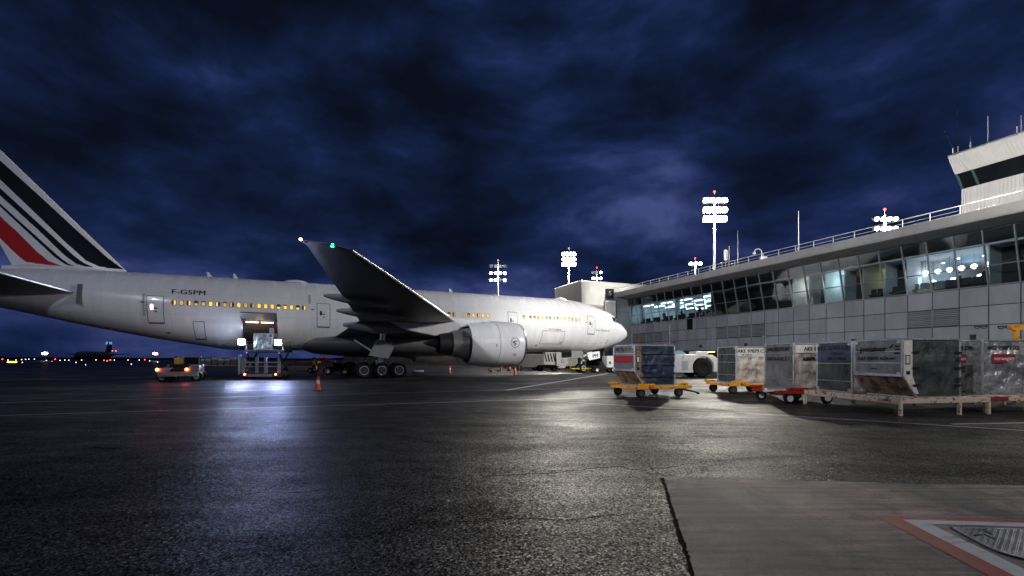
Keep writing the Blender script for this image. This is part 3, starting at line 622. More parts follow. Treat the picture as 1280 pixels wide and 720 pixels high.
# engines
EMB = []
def engine(sg):
    wv = 9.6 * sg; zc = 2.9; s0 = 19.7
    b = MB(); b.lathe([(1.6, 1.48), (.7, 1.42), (.25, 1.5), (.04, 1.62), (0, 1.70), (.08, 1.78), (.4, 1.88), (1.2, 1.955), (2.4, 1.975), (3.6, 1.92), (4.6, 1.78), (4.95, 1.70), (4.93, 1.62), (4.0, 1.62), (2.2, 1.5)], (s0, wv, zc), 'x', 48)
    e_ = b.build('engine_cowl', [M['white']], AC, smooth=True)
    b = MB(); b.lathe([(-.03, 1.60), (-.02, 1.71), (.06, 1.79), (.22, 1.845)], (s0 - .004, wv, zc), 'x', 48); b.build('intake_lip', M['steel'], e_, smooth=True)
    b = MB(); b.lathe([(.4, .02), (.7, .25), (1.25, .5), (1.3, 1.49)], (s0, wv, zc), 'x', 32); b.build('fan', M['dsteel'], e_, smooth=True)
    b = MB(); b.lathe([(3.3, 1.48), (4.4, 1.42), (5.2, 1.28), (6.3, 1.06), (6.32, 1.0)], (s0, wv, zc), 'x', 40); b.build('core_cowl', mat('core_metal', (.42, .41, .39), .38, .35, var=.35, vs=2, stretch=(.3, 1, 1)), e_, smooth=True)
    b = MB(); b.lathe([(6.1, 1.0), (7.0, .86), (7.35, .8), (7.36, .74), (6.2, .8)], (s0, wv, zc), 'x', 36); b.lathe([(6.2, .5), (7.4, .42), (8.3, .15), (8.6, .02)], (s0, wv, zc), 'x', 24); b.build('exhaust', M['dsteel'], e_, smooth=True)
    b = MB(); b.lathe([(4.9, 1.64), (3.8, 1.46)], (s0, wv, zc), 'x', 40); b.build('bypass_duct', M['black'], e_)
    b = MB(); pts = [(21.0, 4.72), (23.2, 4.98), (25.7, 5.0), (31.0, 4.55), (29.6, 3.9), (27.4, 3.5), (26.0, 3.65), (24.9, 4.3), (22.4, 4.72)]
    b.prism(pts, wv - .28, wv + .28, 'y'); b.build('pylon', M['white'], AC, bevel=.08, seg=3)
    if sg > 0:
        def on(x, y, off=.012):   # point of the cowl surface facing outboard; x forward
            s = 20.95 - x; r = float(np.interp(s - s0, [0, .4, 1.2, 2.4, 3.6, 4.6], [1.7, 1.88, 1.955, 1.975, 1.92, 1.78])) + off
            a = y / r; return (s, wv + r * math.cos(a + .02), zc + r * math.sin(a + .02))
        b = MB(); n = 32
        vs = [on(.42 * k * math.cos(t), .05 + .42 * k * math.sin(t)) for k in (1, .90) for t in [2 * math.pi * i / n for i in range(n)]]
        b.add(vs, [(i, (i + 1) % n, n + (i + 1) % n, n + i) for i in range(n)])
        def stroke(pts, wd):
            for p, q in zip(pts[:-1], pts[1:]):
                p, q = Vector(p), Vector(q); d = (q - p).normalized(); nn = Vector((-d.y, d.x)) * wd / 2
                b.add([on(*(p - nn)), on(*(q - nn)), on(*(q + nn)), on(*(p + nn))], [(0, 1, 2, 3)])
        stroke([(.16, .12), (.08, .2), (-.02, .2), (-.08, .12), (-.04, .04), (.06, .0), (.1, -.08), (.04, -.16), (-.08, -.16), (-.16, -.1)], .07)
        stroke([(-.24, .2), (-.12, .08), (-.02, .06)], .06); stroke([(-.26, .08), (-.14, .0), (-.02, -.02)], .05); stroke([(.1, .18), (.22, .22)], .05)
        b.build('engine_emblem', M['navy'], e_, fix=False)
        def on2(x, y): return on(x, y)
        b = MB(); outl2 = [(.3 * 0 - .35, -1.12), (.15, -1.02), (.15, -.95), (-.35, -1.05)]
        b.add([on(.1 - .25, -.98), on(.1 + .15, -.94), on(.1 + .15, -.88), on(.1 - .25, -.92)], [(0, 1, 2, 3)]); b.add([on(-.05, -1.15), on(.2, -1.12), on(.2, -1.04), on(-.05, -1.07)], [(0, 1, 2, 3)])
        b.build('red_warning_mark', M['red'], e_, fix=False)
        b = MB()
        b.lathe([(2.55, 1.981), (2.58, 1.981)], (s0, wv, zc), 'x', 48); b.build('cowl_seam', M['line'], e_)
        lettering('2', .3, M['ink'], e_, lambda x, y: on(x - 1.7, y - .2), .01)
    return e_
engine(1); engine(-1)
# landing gear
def wheel(parent, x, y, r, wd, rim=.5):
    b = MB(); b.lathe([(-wd / 2, r * .62), (-wd / 2, r * .9), (-wd * .3, r), (wd * .3, r), (wd / 2, r * .9), (wd / 2, r * .62)], (x, y, r), 'y', 28); o = b.build('wheel', M['rubber'], parent, smooth=True)
    b = MB(); b.lathe([(-wd * .42, .04), (-wd * .42, r * .3), (-wd * .36, r * rim), (-wd * .5, r * .60), (-wd * .46, r * .64)], (x, y, r), 'y', 24, capA=True); b.lathe([(wd * .46, r * .64), (wd * .5, r * .60), (wd * .36, r * rim), (wd * .42, r * .3), (wd * .42, .04)], (x, y, r), 'y', 24, capB=True)
    b.build('rim', M['dsteel'], o, smooth=True)
    b = MB(); b.lathe([(-wd * .505, r * .50), (-wd * .515, r * .54), (-wd * .505, r * .58)], (x, y, r), 'y', 24); b.lathe([(wd * .505, r * .58), (wd * .515, r * .54), (wd * .505, r * .50)], (x, y, r), 'y', 24); b.build('rim_flange', M['galv'], o); return o
for sg in (1, -1):
    g = bpy.data.objects.new('main_gear', None); col.objects.link(g); g.parent = AC; g['label'] = 'six-wheel main landing gear under the %s wing' % ('near' if sg > 0 else 'far')
    for s in (29.55, 31.0, 32.45):
        for dy in (-.7, .7): wheel(g, s, sg * 5.5 + dy, .66, .48)
    b = MB(); b.bar((29.4, sg * 5.5, .70), (32.6, sg * 5.5, .70), .3, .28)
    for s in (29.55, 31.0, 32.45): b.tube((s, sg * 5.5 - .6, .66), (s, sg * 5.5 + .6, .66), .1)
    b.build('bogie_beam', M['alu'], g)
    b = MB(); b.tube((31, sg * 5.5, .7), (30.8, sg * 5.7, 4.3), .2, .26, 16); b.tube((31, sg * 5.45, 1.6), (29.6, sg * 3.4, 3.2), .09); b.tube((31, sg * 5.5, 1.8), (33.0, sg * 4.2, 3.3), .08); b.bar((31.25, sg * 5.5, .95), (31.35, sg * 5.6, 1.5), .12); b.build('strut', M['alu'], g, smooth=True)
    b = MB()
    gp = [ac(*p, 6.4) for p in ((460.5, 444.5), (471, 424.5), (480, 425), (493, 433.3), (485.5, 448.3))]
    yy = sg * 6.4; b.prism(gp, yy - .04, yy + .04, 'y'); b.build('gear_door', M['gdoor'], AC, bevel=.02)
g = bpy.data.objects.new('nose_gear', None); col.objects.link(g); g.parent = AC; g['label'] = 'twin-wheel nose landing gear'
for dy in (-.42, .42): wheel(g, 6.75, dy, .54, .36)
b = MB(); b.tube((6.75, 0, .5), (6.6, 0, 2.8), .13, .17, 14); b.tube((6.7, 0, 1.3), (5.3, 0, 2.7), .07); b.tube((6.75, -.5, .54), (6.75, .5, .54), .08); b.box(6.5, 6.62, -.32, .32, 1.35, 1.55); b.build('strut', M['alu'], g, smooth=True)
for sg in (1, -1):
    gp = [ac(*p, .8) for p in ((733.5, 441), (736.5, 450.5), (750, 447.5), (749.5, 439))]
    b = MB(); b.prism(gp, sg * .8 - .025, sg * .8 + .025, 'y'); gd = b.build('nose_gear_door', M['white'], AC, bevel=.015)
    if sg > 0:
        cx, cz = ac(744, 445, .8); lettering('PM', .62, M['ink'], gd, lambda x, y: (cx - x, .8 + .032, cz + y + x * .12), .015)
for yy in (1.1, -1.1):
    b = MB(); b.box(7.2, 8.8, yy - .03, yy + .03, 1.75, 2.6); b.build('nose_gear_door', M['belly'], AC)

# ---------------------------------------------------------------- terminal
TX = Vector((-.378, .926)); TY = Vector((-.926, -.378))
T = thing('terminal_building', 'long grey panelled terminal with a slanted window band under a wide flat roof', 'terminal', (17 * 1.2, 65 * 1.2, -.32), math.atan2(.926, -.378))
TK = 1.2
BAY = 1.506; NB = 35; XE = -BAY * NB
def xk(k): return -BAY * k
ZS, ZT, DT = 6.4, 10.0, .8
LOUV = {(k, 1) for k in (0, 1, 2, 3, 10, 11, 12, 13, 22, 23, 29, 30)}
b = MB(); b.box(XE, 0, -.30, -.06, 2.6, ZS); b.build('wall', M['seam'], T)
b = MB()
for k in range(NB):
    for row, (z0, z1) in enumerate(((5.13, ZS), (3.87, 5.13), (2.6, 3.87))):
        if (k, row) in LOUV or (k == 7 and row == 0): continue
        x0, x1 = xk(k + 1), xk(k)
        if k == 6 and row == 0: x0 += 0
        b.box(x0 + .032, x1 - .032, -.062, 0, z0 + .026, z1 - .026)
b.build('wall_panels', M['concrete_w'], T, bevel=.008, seg=1)
for grp in ((0, 3), (10, 13), (22, 23), (29, 30)):
    b = MB(); x0, x1 = xk(grp[1] + 1) + .03, xk(grp[0]) - .03
    for i in range(9):
        z = 3.95 + i * .128; b.hexa([(x0, -.05, z + .07), (x1, -.05, z + .07), (x1, -.02, z + .09), (x0, -.02, z + .09)], [(x0, .02, z), (x1, .02, z), (x1, .04, z + .02), (x0, .04, z + .02)])
    for k in range(grp[0], grp[1] + 2): b.box(xk(k) - .05, xk(k) + .05, -.05, .03, 3.89, 5.11) if grp[0] < k <= grp[1] else None
    b.build('louvre', M['concrete_w'], T)
x0 = xk(8); b = MB(); b.box(x0 + .55, xk(7) - .1, -.058, -.02, 5.15, ZS - .02); b.build('dark_panel', M['black'], T)
b = MB(); b.box(x0 + .02, x0 + .53, -.06, 0, 5.15, ZS - .02); b.build('narrow_panel', M['concrete_w'], T)
# window band
def wp(x, f, off=0): return (x, f * DT + off, ZS + (ZT - ZS) * f - off * .22)
b = MB()
for k in range(NB + 1): b.bar(wp(xk(k), 0), wp(xk(k), 1), .075, .14, (0, 1, 0))
b.build('mullion', M['mull'], T)
for f_ in (.012, .36, .72, .99):
    b = MB(); b.bar(wp(XE, f_, -.03), wp(0, f_, -.03), .07, .07); b.build('transom', M['mull'], T)
for k in range(NB):
    b = MB(); b.add([wp(xk(k + 1), 0), wp(xk(k), 0), wp(xk(k), 1), wp(xk(k + 1), 1)], [(3, 2, 1, 0)])   # front face outwards
    o = b.build('window', M['glass'], T, fix=False)
for k, z0, z1 in ((5, 2.6, 6.3), (14, 2.6, 6.3), (21, 2.6, 3.8), (27, 2.6, 6.3)):
    b = MB(); b.tube((xk(k) - .2, .09, z0), (xk(k) - .2, .09, z1), .05, n=10)
    for z in (z0 + .4, (z0 + z1) / 2, z1 - .3): b.box(xk(k) - .28, xk(k) - .12, 0, .13, z - .03, z + .03)
    b.build('drain_pipe', M['galv'], T)
for k in (3.5, 8.5, 12.6, 19.5, 24.5):
    b = MB(); b.box(xk(k) - .14, xk(k) + .14, 0, .16, 2.95, 3.25); b.build('junction_box', M['dsteel'], T)
# roof and soffit
b = MB(); b.prism([(DT - .1, ZT + .02), (2.5, 10.22), (2.6, 10.22), (2.6, 10.8), (2.3, 10.86), (-24, 10.86), (-24, 10.3), (-.2, 10.3)], XE, 1.5, 'x')
b.build('roof', M['soffit'], T, bevel=.02)
b = MB(); b.box(XE, 1.5, 2.604, 2.68, 10.28, 10.82); b.box(XE, 1.5, 2.60, 2.72, 10.80, 10.9); b.build('fascia', M['fascia'], T, bevel=.01)
b = MB(); k = 0
x = 1.2
while x > XE:
    b.tube((x, 2.3, 10.86), (x, 2.3, 11.5), .028, n=8); x -= 1.6
b.tube((1.2, 2.3, 11.5), (XE, 2.3, 11.5), .03, n=8); b.tube((1.2, 2.3, 11.2), (XE, 2.3, 11.2), .016, n=8)
b.build('railing', mat('railing_white', (.7, .7, .7), .4), T)
# interior: floor, ceiling, back wall and partitions of the rooms
M['room'] = mat('room_wall', (.55, .58, .6), .7, var=.2, vs=.6); M['rfloor'] = mat('room_floor', (.10, .10, .11), .5)
b = MB(); b.box(XE, 0, -14, -.31, 6.1, 6.38); b.build('floor_slab', M['rfloor'], T)
b = MB(); b.box(XE, 0, -14, .42, 9.05, 9.15); b.build('ceiling', mat('room_ceiling', (.5, .55, .6), .6), T)
b = MB(); b.box(XE, 0, -14.2, -14.0, 6.1, 10.3); b.box(-.02, .18, -14, .0, 2.6, 10.3); b.build('back_wall', M['room'], T)
rooms = [(0, 9.45, 'cool'), (9.45, 16, None), (16, 17, 'small'), (17, 18, None), (18, 19, 'small'), (19, 20, None), (20, 21, 'dimyellow'), (21, 22, None), (22, 25, 'bar'), (25, 35, None)]
b = MB()
for (k0, k1, kd) in rooms: b.box(xk(k1) - .04, xk(k1) + .04, -13.9 if kd != 'small' else -3, -.05 if kd else .1, 6.38, 9.05)
b.box(xk(19) - .04, xk(18) + .04, -2.9, -2.8, 6.38, 9.05); b.box(xk(17) - .04, xk(16) + .04, -2.9, -2.8, 6.38, 9.05)
b.build('partition', M['room'], T)
b = MB()
for (k0, k1, kd) in rooms:
    if kd is None: b.box(xk(k1) + .05, xk(k0) - .05, -1.6, -1.5, 6.38, 9.04)
b.build('unlit_bay_sheet', M['dark_in'], T)  # dark sheets added behind the glass so these bays look unlit
M['strip_l'] = emis('strip_light', (.72, .9, 1), 7); M['globe_l'] = emis('pendant_globe', (.88, .93, 1), 9); M['down_l'] = emis('downlight', (1, .8, .5), 14)
for i in range(6):
    for j, k in enumerate((1.0, 3.4, 5.8, 8.2)):
        b = MB(); x = xk(k) - .5; y = -1.2 - i * 1.9; b.box(x - 1.0, x + 1.0, y - .07, y + .07, 8.93, 9.0); b.build('strip_light', M['strip_l'], T)
for (kk, yy, e_, c_) in ((2, -5, 130, (.5, .82, 1)), (6, -5, 130, (.5, .82, 1)), (18.5, -1.4, 60, (.7, .95, 1)), (16.5, -1.4, 32, (1, .92, .78)), (20.5, -4, 45, (1, .85, .25)), (23, -5, 34, (.35, .75, 1)), (24.4, -5, 34, (.5, .75, 1))):
    light('room_light', (xk(kk), yy, 8.3), e_, c_, .3, T)
for i, k in enumerate((22.25, 22.75, 23.2, 23.65, 24.1, 24.6)):
    b = MB(); b.sphere((xk(k), -1.5, 8.05), .17); g_ = b.build('pendant_globe', M['globe_l'], T, smooth=True); b = MB(); b.tube((xk(k), -1.5, 8.2), (xk(k), -1.5, 9.05), .008, n=6); b.build('cord', M['black'], g_)
for i, k in enumerate((22.1, 22.9, 23.9)):
    b = MB(); b.sphere((xk(k), -3.0, 7.5), .17); g_ = b.build('pendant_globe', M['globe_l'], T, smooth=True); b = MB(); b.tube((xk(k), -3.0, 7.6), (xk(k), -3.0, 9.05), .008, n=6); b.build('cord', M['black'], g_)
for k, y in ((22.2, -4), (23.1, -3), (23.9, -3.5), (24.5, -2.5), (24.7, -5), (20.3, -2.5), (1, -3), (1.6, -5), (2.2, -6), (9.8, -2)):
    b = MB(); b.tube((xk(k), y, 9.0), (xk(k), y, 9.04), .07, n=12); b.build('downlight', M['down_l'], T)
# bar shelves, counters, screens
b = MB(); b.box(xk(25) + .2, xk(22) - .2, -2.6, -2.0, 6.38, 7.35); b.build('bar_counter', mat('counter', (.03, .025, .03), .4), T)
for (k, y, z, c, s_) in ((24.0, -6, 7.5, (.75, .6, 1), 3), (22.9, -6.5, 7.4, (.7, .6, 1), 4), (21.85, -1.3, 7.2, (.5, .8, 1), 2)):
    b = MB(); b.box(xk(k) - .45, xk(k) + .45, y, y + .06, z, z + .55); b.build('screen', emis('lit_screen', c, s_), T)
for (k, y, z) in ((22.6, -8, 7.1), (23.3, -8, 7.25), (24.2, -8, 6.95), (24.6, -7, 7.3)):
    b = MB(); b.box(xk(k) - .7, xk(k) + .7, y, y + .06, z, z + .12); b.build('shelf_light', emis('shelf_glow', (1, .8, .45), 6), T)
def seatrow(k, y):
    b = MB()
    for i in range(3): b.box(xk(k) - .25 + i * .6 - .6, xk(k) + .25 + i * .6 - .6, y, y + .5, 6.7, 6.8); b.box(xk(k) - .25 + i * .6 - .6, xk(k) + .25 + i * .6 - .6, y, y + .08, 6.8, 7.25)
    b.box(xk(k) - .9, xk(k) + .9, y + .2, y + .26, 6.38, 6.7); b.build('seat_row', M['cloth'], T)
for k in (1, 2.4, 3.9, 5.4, 6.9, 8.4): seatrow(k, -1.3)
for k in (20.5, 21.5, 22.4, 23.4, 24.4): seatrow(k, -.95)
b = MB()
for k in (0.1, 4.6, 9.2, 22.05): b.tube((xk(k), -1.9, 6.38), (xk(k), -1.9, 9.05), .3, n=20)
b.build('column', M['room'], T)
# ground storey: dark recess with piers and doors
b = MB(); b.box(XE, 0, -4.2, -4.0, 0, 2.6); b.box(XE, 0, -14, -.3, 2.5, 2.6); b.build('undercroft', mat('undercroft_wall', (.07, .07, .075), .8), T)
b = MB()
for k in range(0, NB, 4): b.box(xk(k) - .3, xk(k) + .3, -.9, -.3, 0, 2.6)
b.build('pier', M['concrete_w'], T)
for k in (4, 9):
    b = MB(); b.box(xk(k) - .6, xk(k) + .6, -.7, -.4, 2.40, 2.48); b.build('undercroft_light', emis('undercroft_glow', (1, .85, .3), 5), T)
# end block with the docking sign
b = MB(); b.box(.19, 3.1, -3, 2.55, 0, 11.0); b.build('end_block', M['concrete_w'], T, bevel=.02)
b = MB(); 
for z in (2.6, 5.4, 8.2): b.box(.15, 3.14, -3, 2.585, z, z + .03)
b.build('end_block_joint', M['seam'], T)
b = MB()
for x in (.3, 1.6, 3.0): b.tube((x, 2.4, 11), (x, 2.4, 11.7), .03, n=8)
b.tube((.3, 2.4, 11.7), (3, 2.4, 11.7), .03, n=8); b.tube((3, 2.4, 11.7), (3, -2, 11.7), .03, n=8); b.build('end_block_railing', bpy.data.materials['railing_white'], T)
resize(T, TK)
dk = thing('gate_number_sign', 'dark square gate sign high on the end block of the terminal above the airliner nose', 'sign')
p = at(762, 367, 64.6 * TK)
dk.location = p; dk.rotation_euler = (0, 0, R(15))
b = MB(); b.box(-.6, .6, -.15, .15, -.65, .65); b.build('sign_box', M['black'], dk, bevel=.03)
lettering('5', .9, mat('sign_grey', (.35, .35, .33), .5), dk, lambda x, y: (x, -.156, y), .02)
resize(dk, TK)
vd = thing('docking_display', 'white docking guidance display box mounted beside the terminal end block', 'display', at(762, 386, 63.5 * TK), R(12))
b = MB(); b.box(-.8, .8, -.25, .25, -1.15, 1.1); b.build('housing', M['wpaint'], vd, bevel=.05)
b = MB(); b.box(-.62, .62, -.27, -.25, -.95, .9); b.build('display_face', mat('display_face', (.32, .32, .33), .3), vd)
b = MB(); b.box(-.1, .1, .25, 1.3, -.1, .1); b.build('bracket', M['dsteel'], vd)
# small building items
resize(vd, TK)
cl = thing('security_camera', 'small white dome camera hanging from a curved arm on the terminal roof edge', 'camera', (0, 0, 0))
def tl(t_, d, z): v = (Vector((17, 65)) - TX * t_ + TY * d) * TK; return (v.x, v.y, CH + (z - CH) * TK)
def tpix(px, d=0):
    r = (px - 640) / F; n0 = 40.3 - d; Y = n0 / (.926 * r + .378); v = Vector((r * Y, Y)) - Vector((17, 65)); return -(v.dot(TX))
cl.location = tl(tpix(952, 2.3), 2.3, 10.86)
b = MB(); pv = None
for i in range(9):
    a = R(180 * i / 8); q = (-.35 - .35 * -math.cos(a) - 0, 0, .75 + .35 * math.sin(a))
    if pv: b.tube(pv, q, .045, n=8)
    pv = q
b.tube((0, 0, 0), (0, 0, .75), .05); b.box(-.12, .45, -.15, .15, 0, .35); b.build('arm', M['wpaint'], cl, smooth=True)
b = MB(); b.sphere((-.7, 0, .66), .14); b.build('camera_dome', M['wpaint'], cl, smooth=True); resize(cl, TK)
for px, top, lab in ((998, 264, 'tallest rod antenna on the terminal roof edge, right of the dome camera'), (922, 288, 'medium rod antenna on the terminal roof edge right of the flat panel antenna'), (911, 308, 'shortest rod antenna on the terminal roof edge, right beside the flat panel antenna')):
    p = tl(tpix(px, 2.0), 2.0, 10.86); o = thing('rod_antenna', lab, 'antenna', p)
    zt = CH + (HZ - top) / F * p[1]; b = MB(); b.tube((0, 0, 0), (0, 0, (zt - p[2]) * .5), .045, n=10); b.build('mast_base', M['galv'], o); b = MB(); b.tube((0, 0, (zt - p[2]) * .5), (0, 0, zt - p[2]), .03, n=8); b.build('rod', M['wpaint'], o)
p = tl(tpix(907, 2.0), 2.0, 10.86); o = thing('panel_antenna', 'flat white panel antenna on a short post on the terminal roof edge', 'antenna', p)
b = MB(); b.box(-.22, .22, -.05, .05, 1.1, 2.4); b.build('panel', M['wpaint'], o, bevel=.03); b = MB(); b.tube((0, 0, 0), (0, 0, 2.0), .04, n=8); b.build('post', M['galv'], o)
for i, (px, py, lab) in enumerate(((845, 427, 'small bracketed camera on the terminal wall above the tow tractor'), (958, 421, 'small bracketed camera on the terminal wall above the red dolly'))):
    t_ = tpix(px); Y = tl(t_, 0, 0)[1] / TK; p = tl(t_, .3, CH + (HZ - py) / F * Y); o = thing('wall_camera', lab, 'camera', p, math.atan2(.926, -.378))
    b = MB(); b.box(-.05, .05, -.3, 0, -.05, .05); b.build('bracket', M['dsteel'], o); b = MB(); b.box(-.25, .25, -.08, .12, -.1, .1); b.build('camera_body', M['alu'], o, bevel=.02)

# ---------------------------------------------------------------- control tower
CT = thing('control_tower', 'white ribbed control cab with a flared roof band and dark windows above the terminal roof', 'control tower', tl(34.6, -4, 0), math.atan2(.926, -.378))
def ring(e, z, Lx=14, Ly=10): return [(-Lx - e, e, z), (e, e, z), (e, -Ly - e, z), (-Lx - e, -Ly - e, z)]
mw = mat('tower_white', (.78, .77, .74), .5, var=.1, vs=1)
b = MB(); b.hexa(ring(0, 10.86), ring(0, 14.35)); b.build('lower_wall', mw, CT)
b = MB(); b.hexa(ring(.02, 14.35), ring(.26, 15.52)); b.build('cab_window', M['glass_dark'], CT)
b = MB(); b.hexa(ring(.28, 15.52), ring(.58, 16.9)); b.build('roof_band', mw, CT)
b = MB(); b.hexa(ring(.62, 16.9), ring(.62, 17.0)); b.build('roof_cap', M['alu'], CT)
for nm, e0, z0, e1, z1 in (('lower_wall_rib', 0, 10.9, 0, 14.33), ('roof_band_rib', .28, 15.54, .58, 16.88)):
    b = MB(); x = 0
    while x > -14:
        f0 = (x * 1.0, e0 + .02, z0); k_ = (1 if nm[0] == 'r' else 1)
        b.bar((x + (e0 if x == 0 else 0), e0 + .02, z0), (x * (14 + 2 * e1) / 14 + e1 if e1 else x, e1 + .02, z1), .09, .07, (0, 1, 0)); x -= .2
    b.build(nm, mw, CT)
b = MB()
for x in (0.0, -.9, -3.6, -6.4, -9.2, -12): b.bar((x, .03, 14.35), (x + .26 if x > -1 else x, .28, 15.52), .1, .12, (0, 1, 0))
b.build('window_post', mat('tower_post', (.03, .12, .10), .4), CT)
resize(CT, TK)
for px, t0, t1, lab, lean in ((1197, 128, 190, 'tall dark whip antenna at the left corner of the control tower roof', 0), (1190, 163, 190, 'short leaning whip antenna at the left corner of the control tower roof', -.8), (1213, 166, 188, 'shortest pale rod antenna on the control tower roof, right of the tall dark whip', 0), (1234.5, 145, 182, 'pale rod antenna near the middle of the visible control tower roof', 0), (1271, 142, 172, 'dark rod antenna at the right end of the visible tower roof', 0), (1276, 144, 171, 'pale rod antenna at the right end of the visible tower roof', 0)):
    d = -4.5; tt = tpix(px + (1 if lean else 0), d + 1.2); p = tl(tt, d + 1.2, 17.0); o = thing('whip_antenna', lab, 'antenna', p)
    zt = CH + (HZ - t0) / F * p[1] - p[2]
    b = MB(); b.tube((0, 0, 0), (0, 0, .5), .05, n=8); b.build('mount', M['galv'], o); b = MB(); b.tube((0, 0, .5), (lean, 0, zt), .022, .014, n=8); b.build('rod', M['black'] if 'dark' in lab or lean else M['wpaint'], o)

# ---------------------------------------------------------------- concrete building behind the nose
GB = thing('gatehouse_building', 'pale concrete block with flaring walls rising behind the airliner nose', 'building', (13.56, 90, -.32), math.atan2(.926, -.378))
lo = [(-0, -.4, 0), (-0, -15, 0), (9, -15, 0), (9, -.4, 0)]
b = MB(); b.hexa([(.9, -.9, 0), (.9, -15, 0), (9, -15, 0), (9, -.9, 0)], [(0, 0, 14.4), (0, -15, 14.4), (9.4, -15, 14.4), (9.4, 0, 14.4)])
b.build('wall', mat('pale_concrete', (.62, .62, .60), .6, var=.15, vs=.5), GB)
b = MB(); b.hexa([(-.05, .05, 14.4), (-.05, -15, 14.4), (9.45, -15, 14.4), (9.45, .05, 14.4)], [(-.05, .05, 14.5), (-.05, -15, 14.5), (9.45, -15, 14.5), (9.45, .05, 14.5)]); b.build('parapet', M['alu'], GB)
resize(GB, 1.2)
SB = thing('service_building', 'low dark service building with open bays behind the airliner nose wheel', 'building', (-2, 84, 0), R(0))
b = MB(); b.box(0, 19, 1.2, 5, 0, 3.6); b.box(0, 19, 0, 5, 3.0, 3.6); b.build('wall', mat('service_wall', (.035, .033, .032), .8, var=.3, vs=.8), SB)
b = MB()
for x in (0, 3.8, 7.6, 11.4, 15.2, 18.7): b.box(x, x + .35, -.05, .4, 0, 3.0)
b.build('pier', M['concrete_w'], SB)
for x in (2.4, 6.2, 13.5):
    b = MB(); b.box(x - .5, x + .5, 1.10, 1.19, 2.3, 2.5); b.build('bay_lamp', emis('bay_glow', (1, .86, .5), 5), SB)

# ---------------------------------------------------------------- floodlight masts
def mast(px, py_top, Y, rows, cols, energy, label, lit=None, hs=.55, zb=0, colr=(1, .94, .82), m=None, sp=1.0, width=None, zfix=None):
    x, y, z = at(px, py_top, Y); z = zfix or z; o = thing('floodlight_mast', label, 'floodlight mast', (x, y, zb), 0, 'floodlight masts round the apron'); z -= zb
    b = MB(); b.tube((0, 0, 0), (0, 0, z + .5), .28, .14, 14); b.build('pole', M['galv'], o, smooth=True)
    wd = width or hs * cols * 1.25 * sp
    b = MB()
    for r_ in range(rows): b.bar((-wd / 2, 0, z - r_ * hs * 1.9 * sp), (wd / 2, 0, z - r_ * hs * 1.9 * sp), .1)
    b.build('crossarm', M['galv'], o)
    for r_ in range(rows):
        for c_ in range(cols):
            xx = -wd / 2 + wd * (c_ + .5) / cols; zz = z - r_ * hs * 1.9 * sp - .1
            b = MB(); b.hexa([(xx - hs * .42, -.15, zz - hs * .5), (xx + hs * .42, -.15, zz - hs * .5), (xx + hs * .3, .3, zz - .1), (xx - hs * .3, .3, zz - .1)], [(xx - hs * .42, -.3, zz + hs * .35), (xx + hs * .42, -.3, zz + hs * .35), (xx + hs * .3, .3, zz + .15), (xx - hs * .3, .3, zz + .15)])
            hd = b.build('lamp_head', M['dsteel'], o)
            if lit is None or (r_, c_) in lit:
                b = MB(); b.tube((xx, -.26, zz - hs * .08), (xx, -.34, zz - hs * .14), hs * .40, hs * .40, 18); b.build('lens', m or M['flood'], hd)
    b = MB(); b.tube((0, 0, z + .5), (0, 0, z + 1.2), .04, n=6); b.build('beacon_post', M['galv'], o); b = MB(); b.sphere((0, 0, z + 1.3), .16); b.build('beacon', M['redlamp'], o)
    if energy: light('flood_light', (0, -.9, z - rows * hs * .9), energy, colr, .7, o)
    return o
mast(893, 250, 72, 3, 4, 31000, 'tallest and brightest floodlight mast rising behind the terminal roof', hs=1.2, sp=.62)
mast(711, 317, 112, 3, 4, 40000, 'bright floodlight mast directly above the white concrete block behind the airliner nose', hs=1.25, sp=.5)
mast(622.5, 332, 110, 3, 4, 3500, 'floodlight mast with three rows of lamps above the middle of the airliner roof', lit={(1, 0), (1, 2), (2, 0), (2, 1), (2, 3), (1, 3)}, hs=.8, sp=1.1, m=emis('lens_b', (1, .97, .9), 22))
mast(746, 340, 135, 3, 3, 3000, 'dimmer floodlight mast just above the parapet of the white concrete block', lit={(0, 2), (1, 2), (1, 0), (2, 0), (2, 2), (2, 1)}, hs=.9, m=bpy.data.materials['lens_b'])
mast(869, 329, 120, 1, 3, 3000, 'distant floodlight mast showing just over the terminal railing, left of the tallest mast', hs=1.0)
mast(1106, 273, 66, 2, 4, 2500, 'floodlight mast with wide lamp rows showing over the terminal roof near the tower', hs=.72, m=emis('lens_c', (1, .93, .72), 30))
# masts standing outside the picture: one at the terminal roof edge on the right, one far behind on the left
def side_mast(x, y, z, lab, targets, zb=0):
    o = mast(640, 300, 1, 2, 4, 0, lab, hs=.8, zfix=z - zb); o.location = (x, y, zb)
    for (tg, e_, ang, c_) in targets:
        light('flood_light', (0, 0, z - zb - .6), e_, c_, .6, o, 'SPOT', R(ang), Vector(tg) - Vector((x, y, zb)) , .7)
    return o
side_mast(37.0, 29.5, 16.3, 'short floodlight mast on the terminal roof edge beyond the right of the picture', [((12, 57, 4), 100000, 56, (1, .97, .90)), ((-14, 44, 5), 52000, 44, (1, .97, .92)), ((20, 92, 14), 300000, 13, (1, .98, .92))], 12.7)
side_mast(-24, -14, 24, 'floodlight mast behind the camera on the left side of the apron', [((34, 55, 12), 138000, 52, (.96, .965, 1)), ((47, 38, 19), 190000, 15, (1, .96, .90)), ((-24, 38, 6), 17000, 62, (.80, .87, 1))])
side_mast(34, -8, 20, 'floodlight mast behind the camera on the terminal side of the apron', [((12, 14, 1.5), 14000, 46, (1, .94, .84)), ((0, 9, 0), 9000, 70, (1, .96, .90))])  # the wider spot is added as soft fill for the foreground
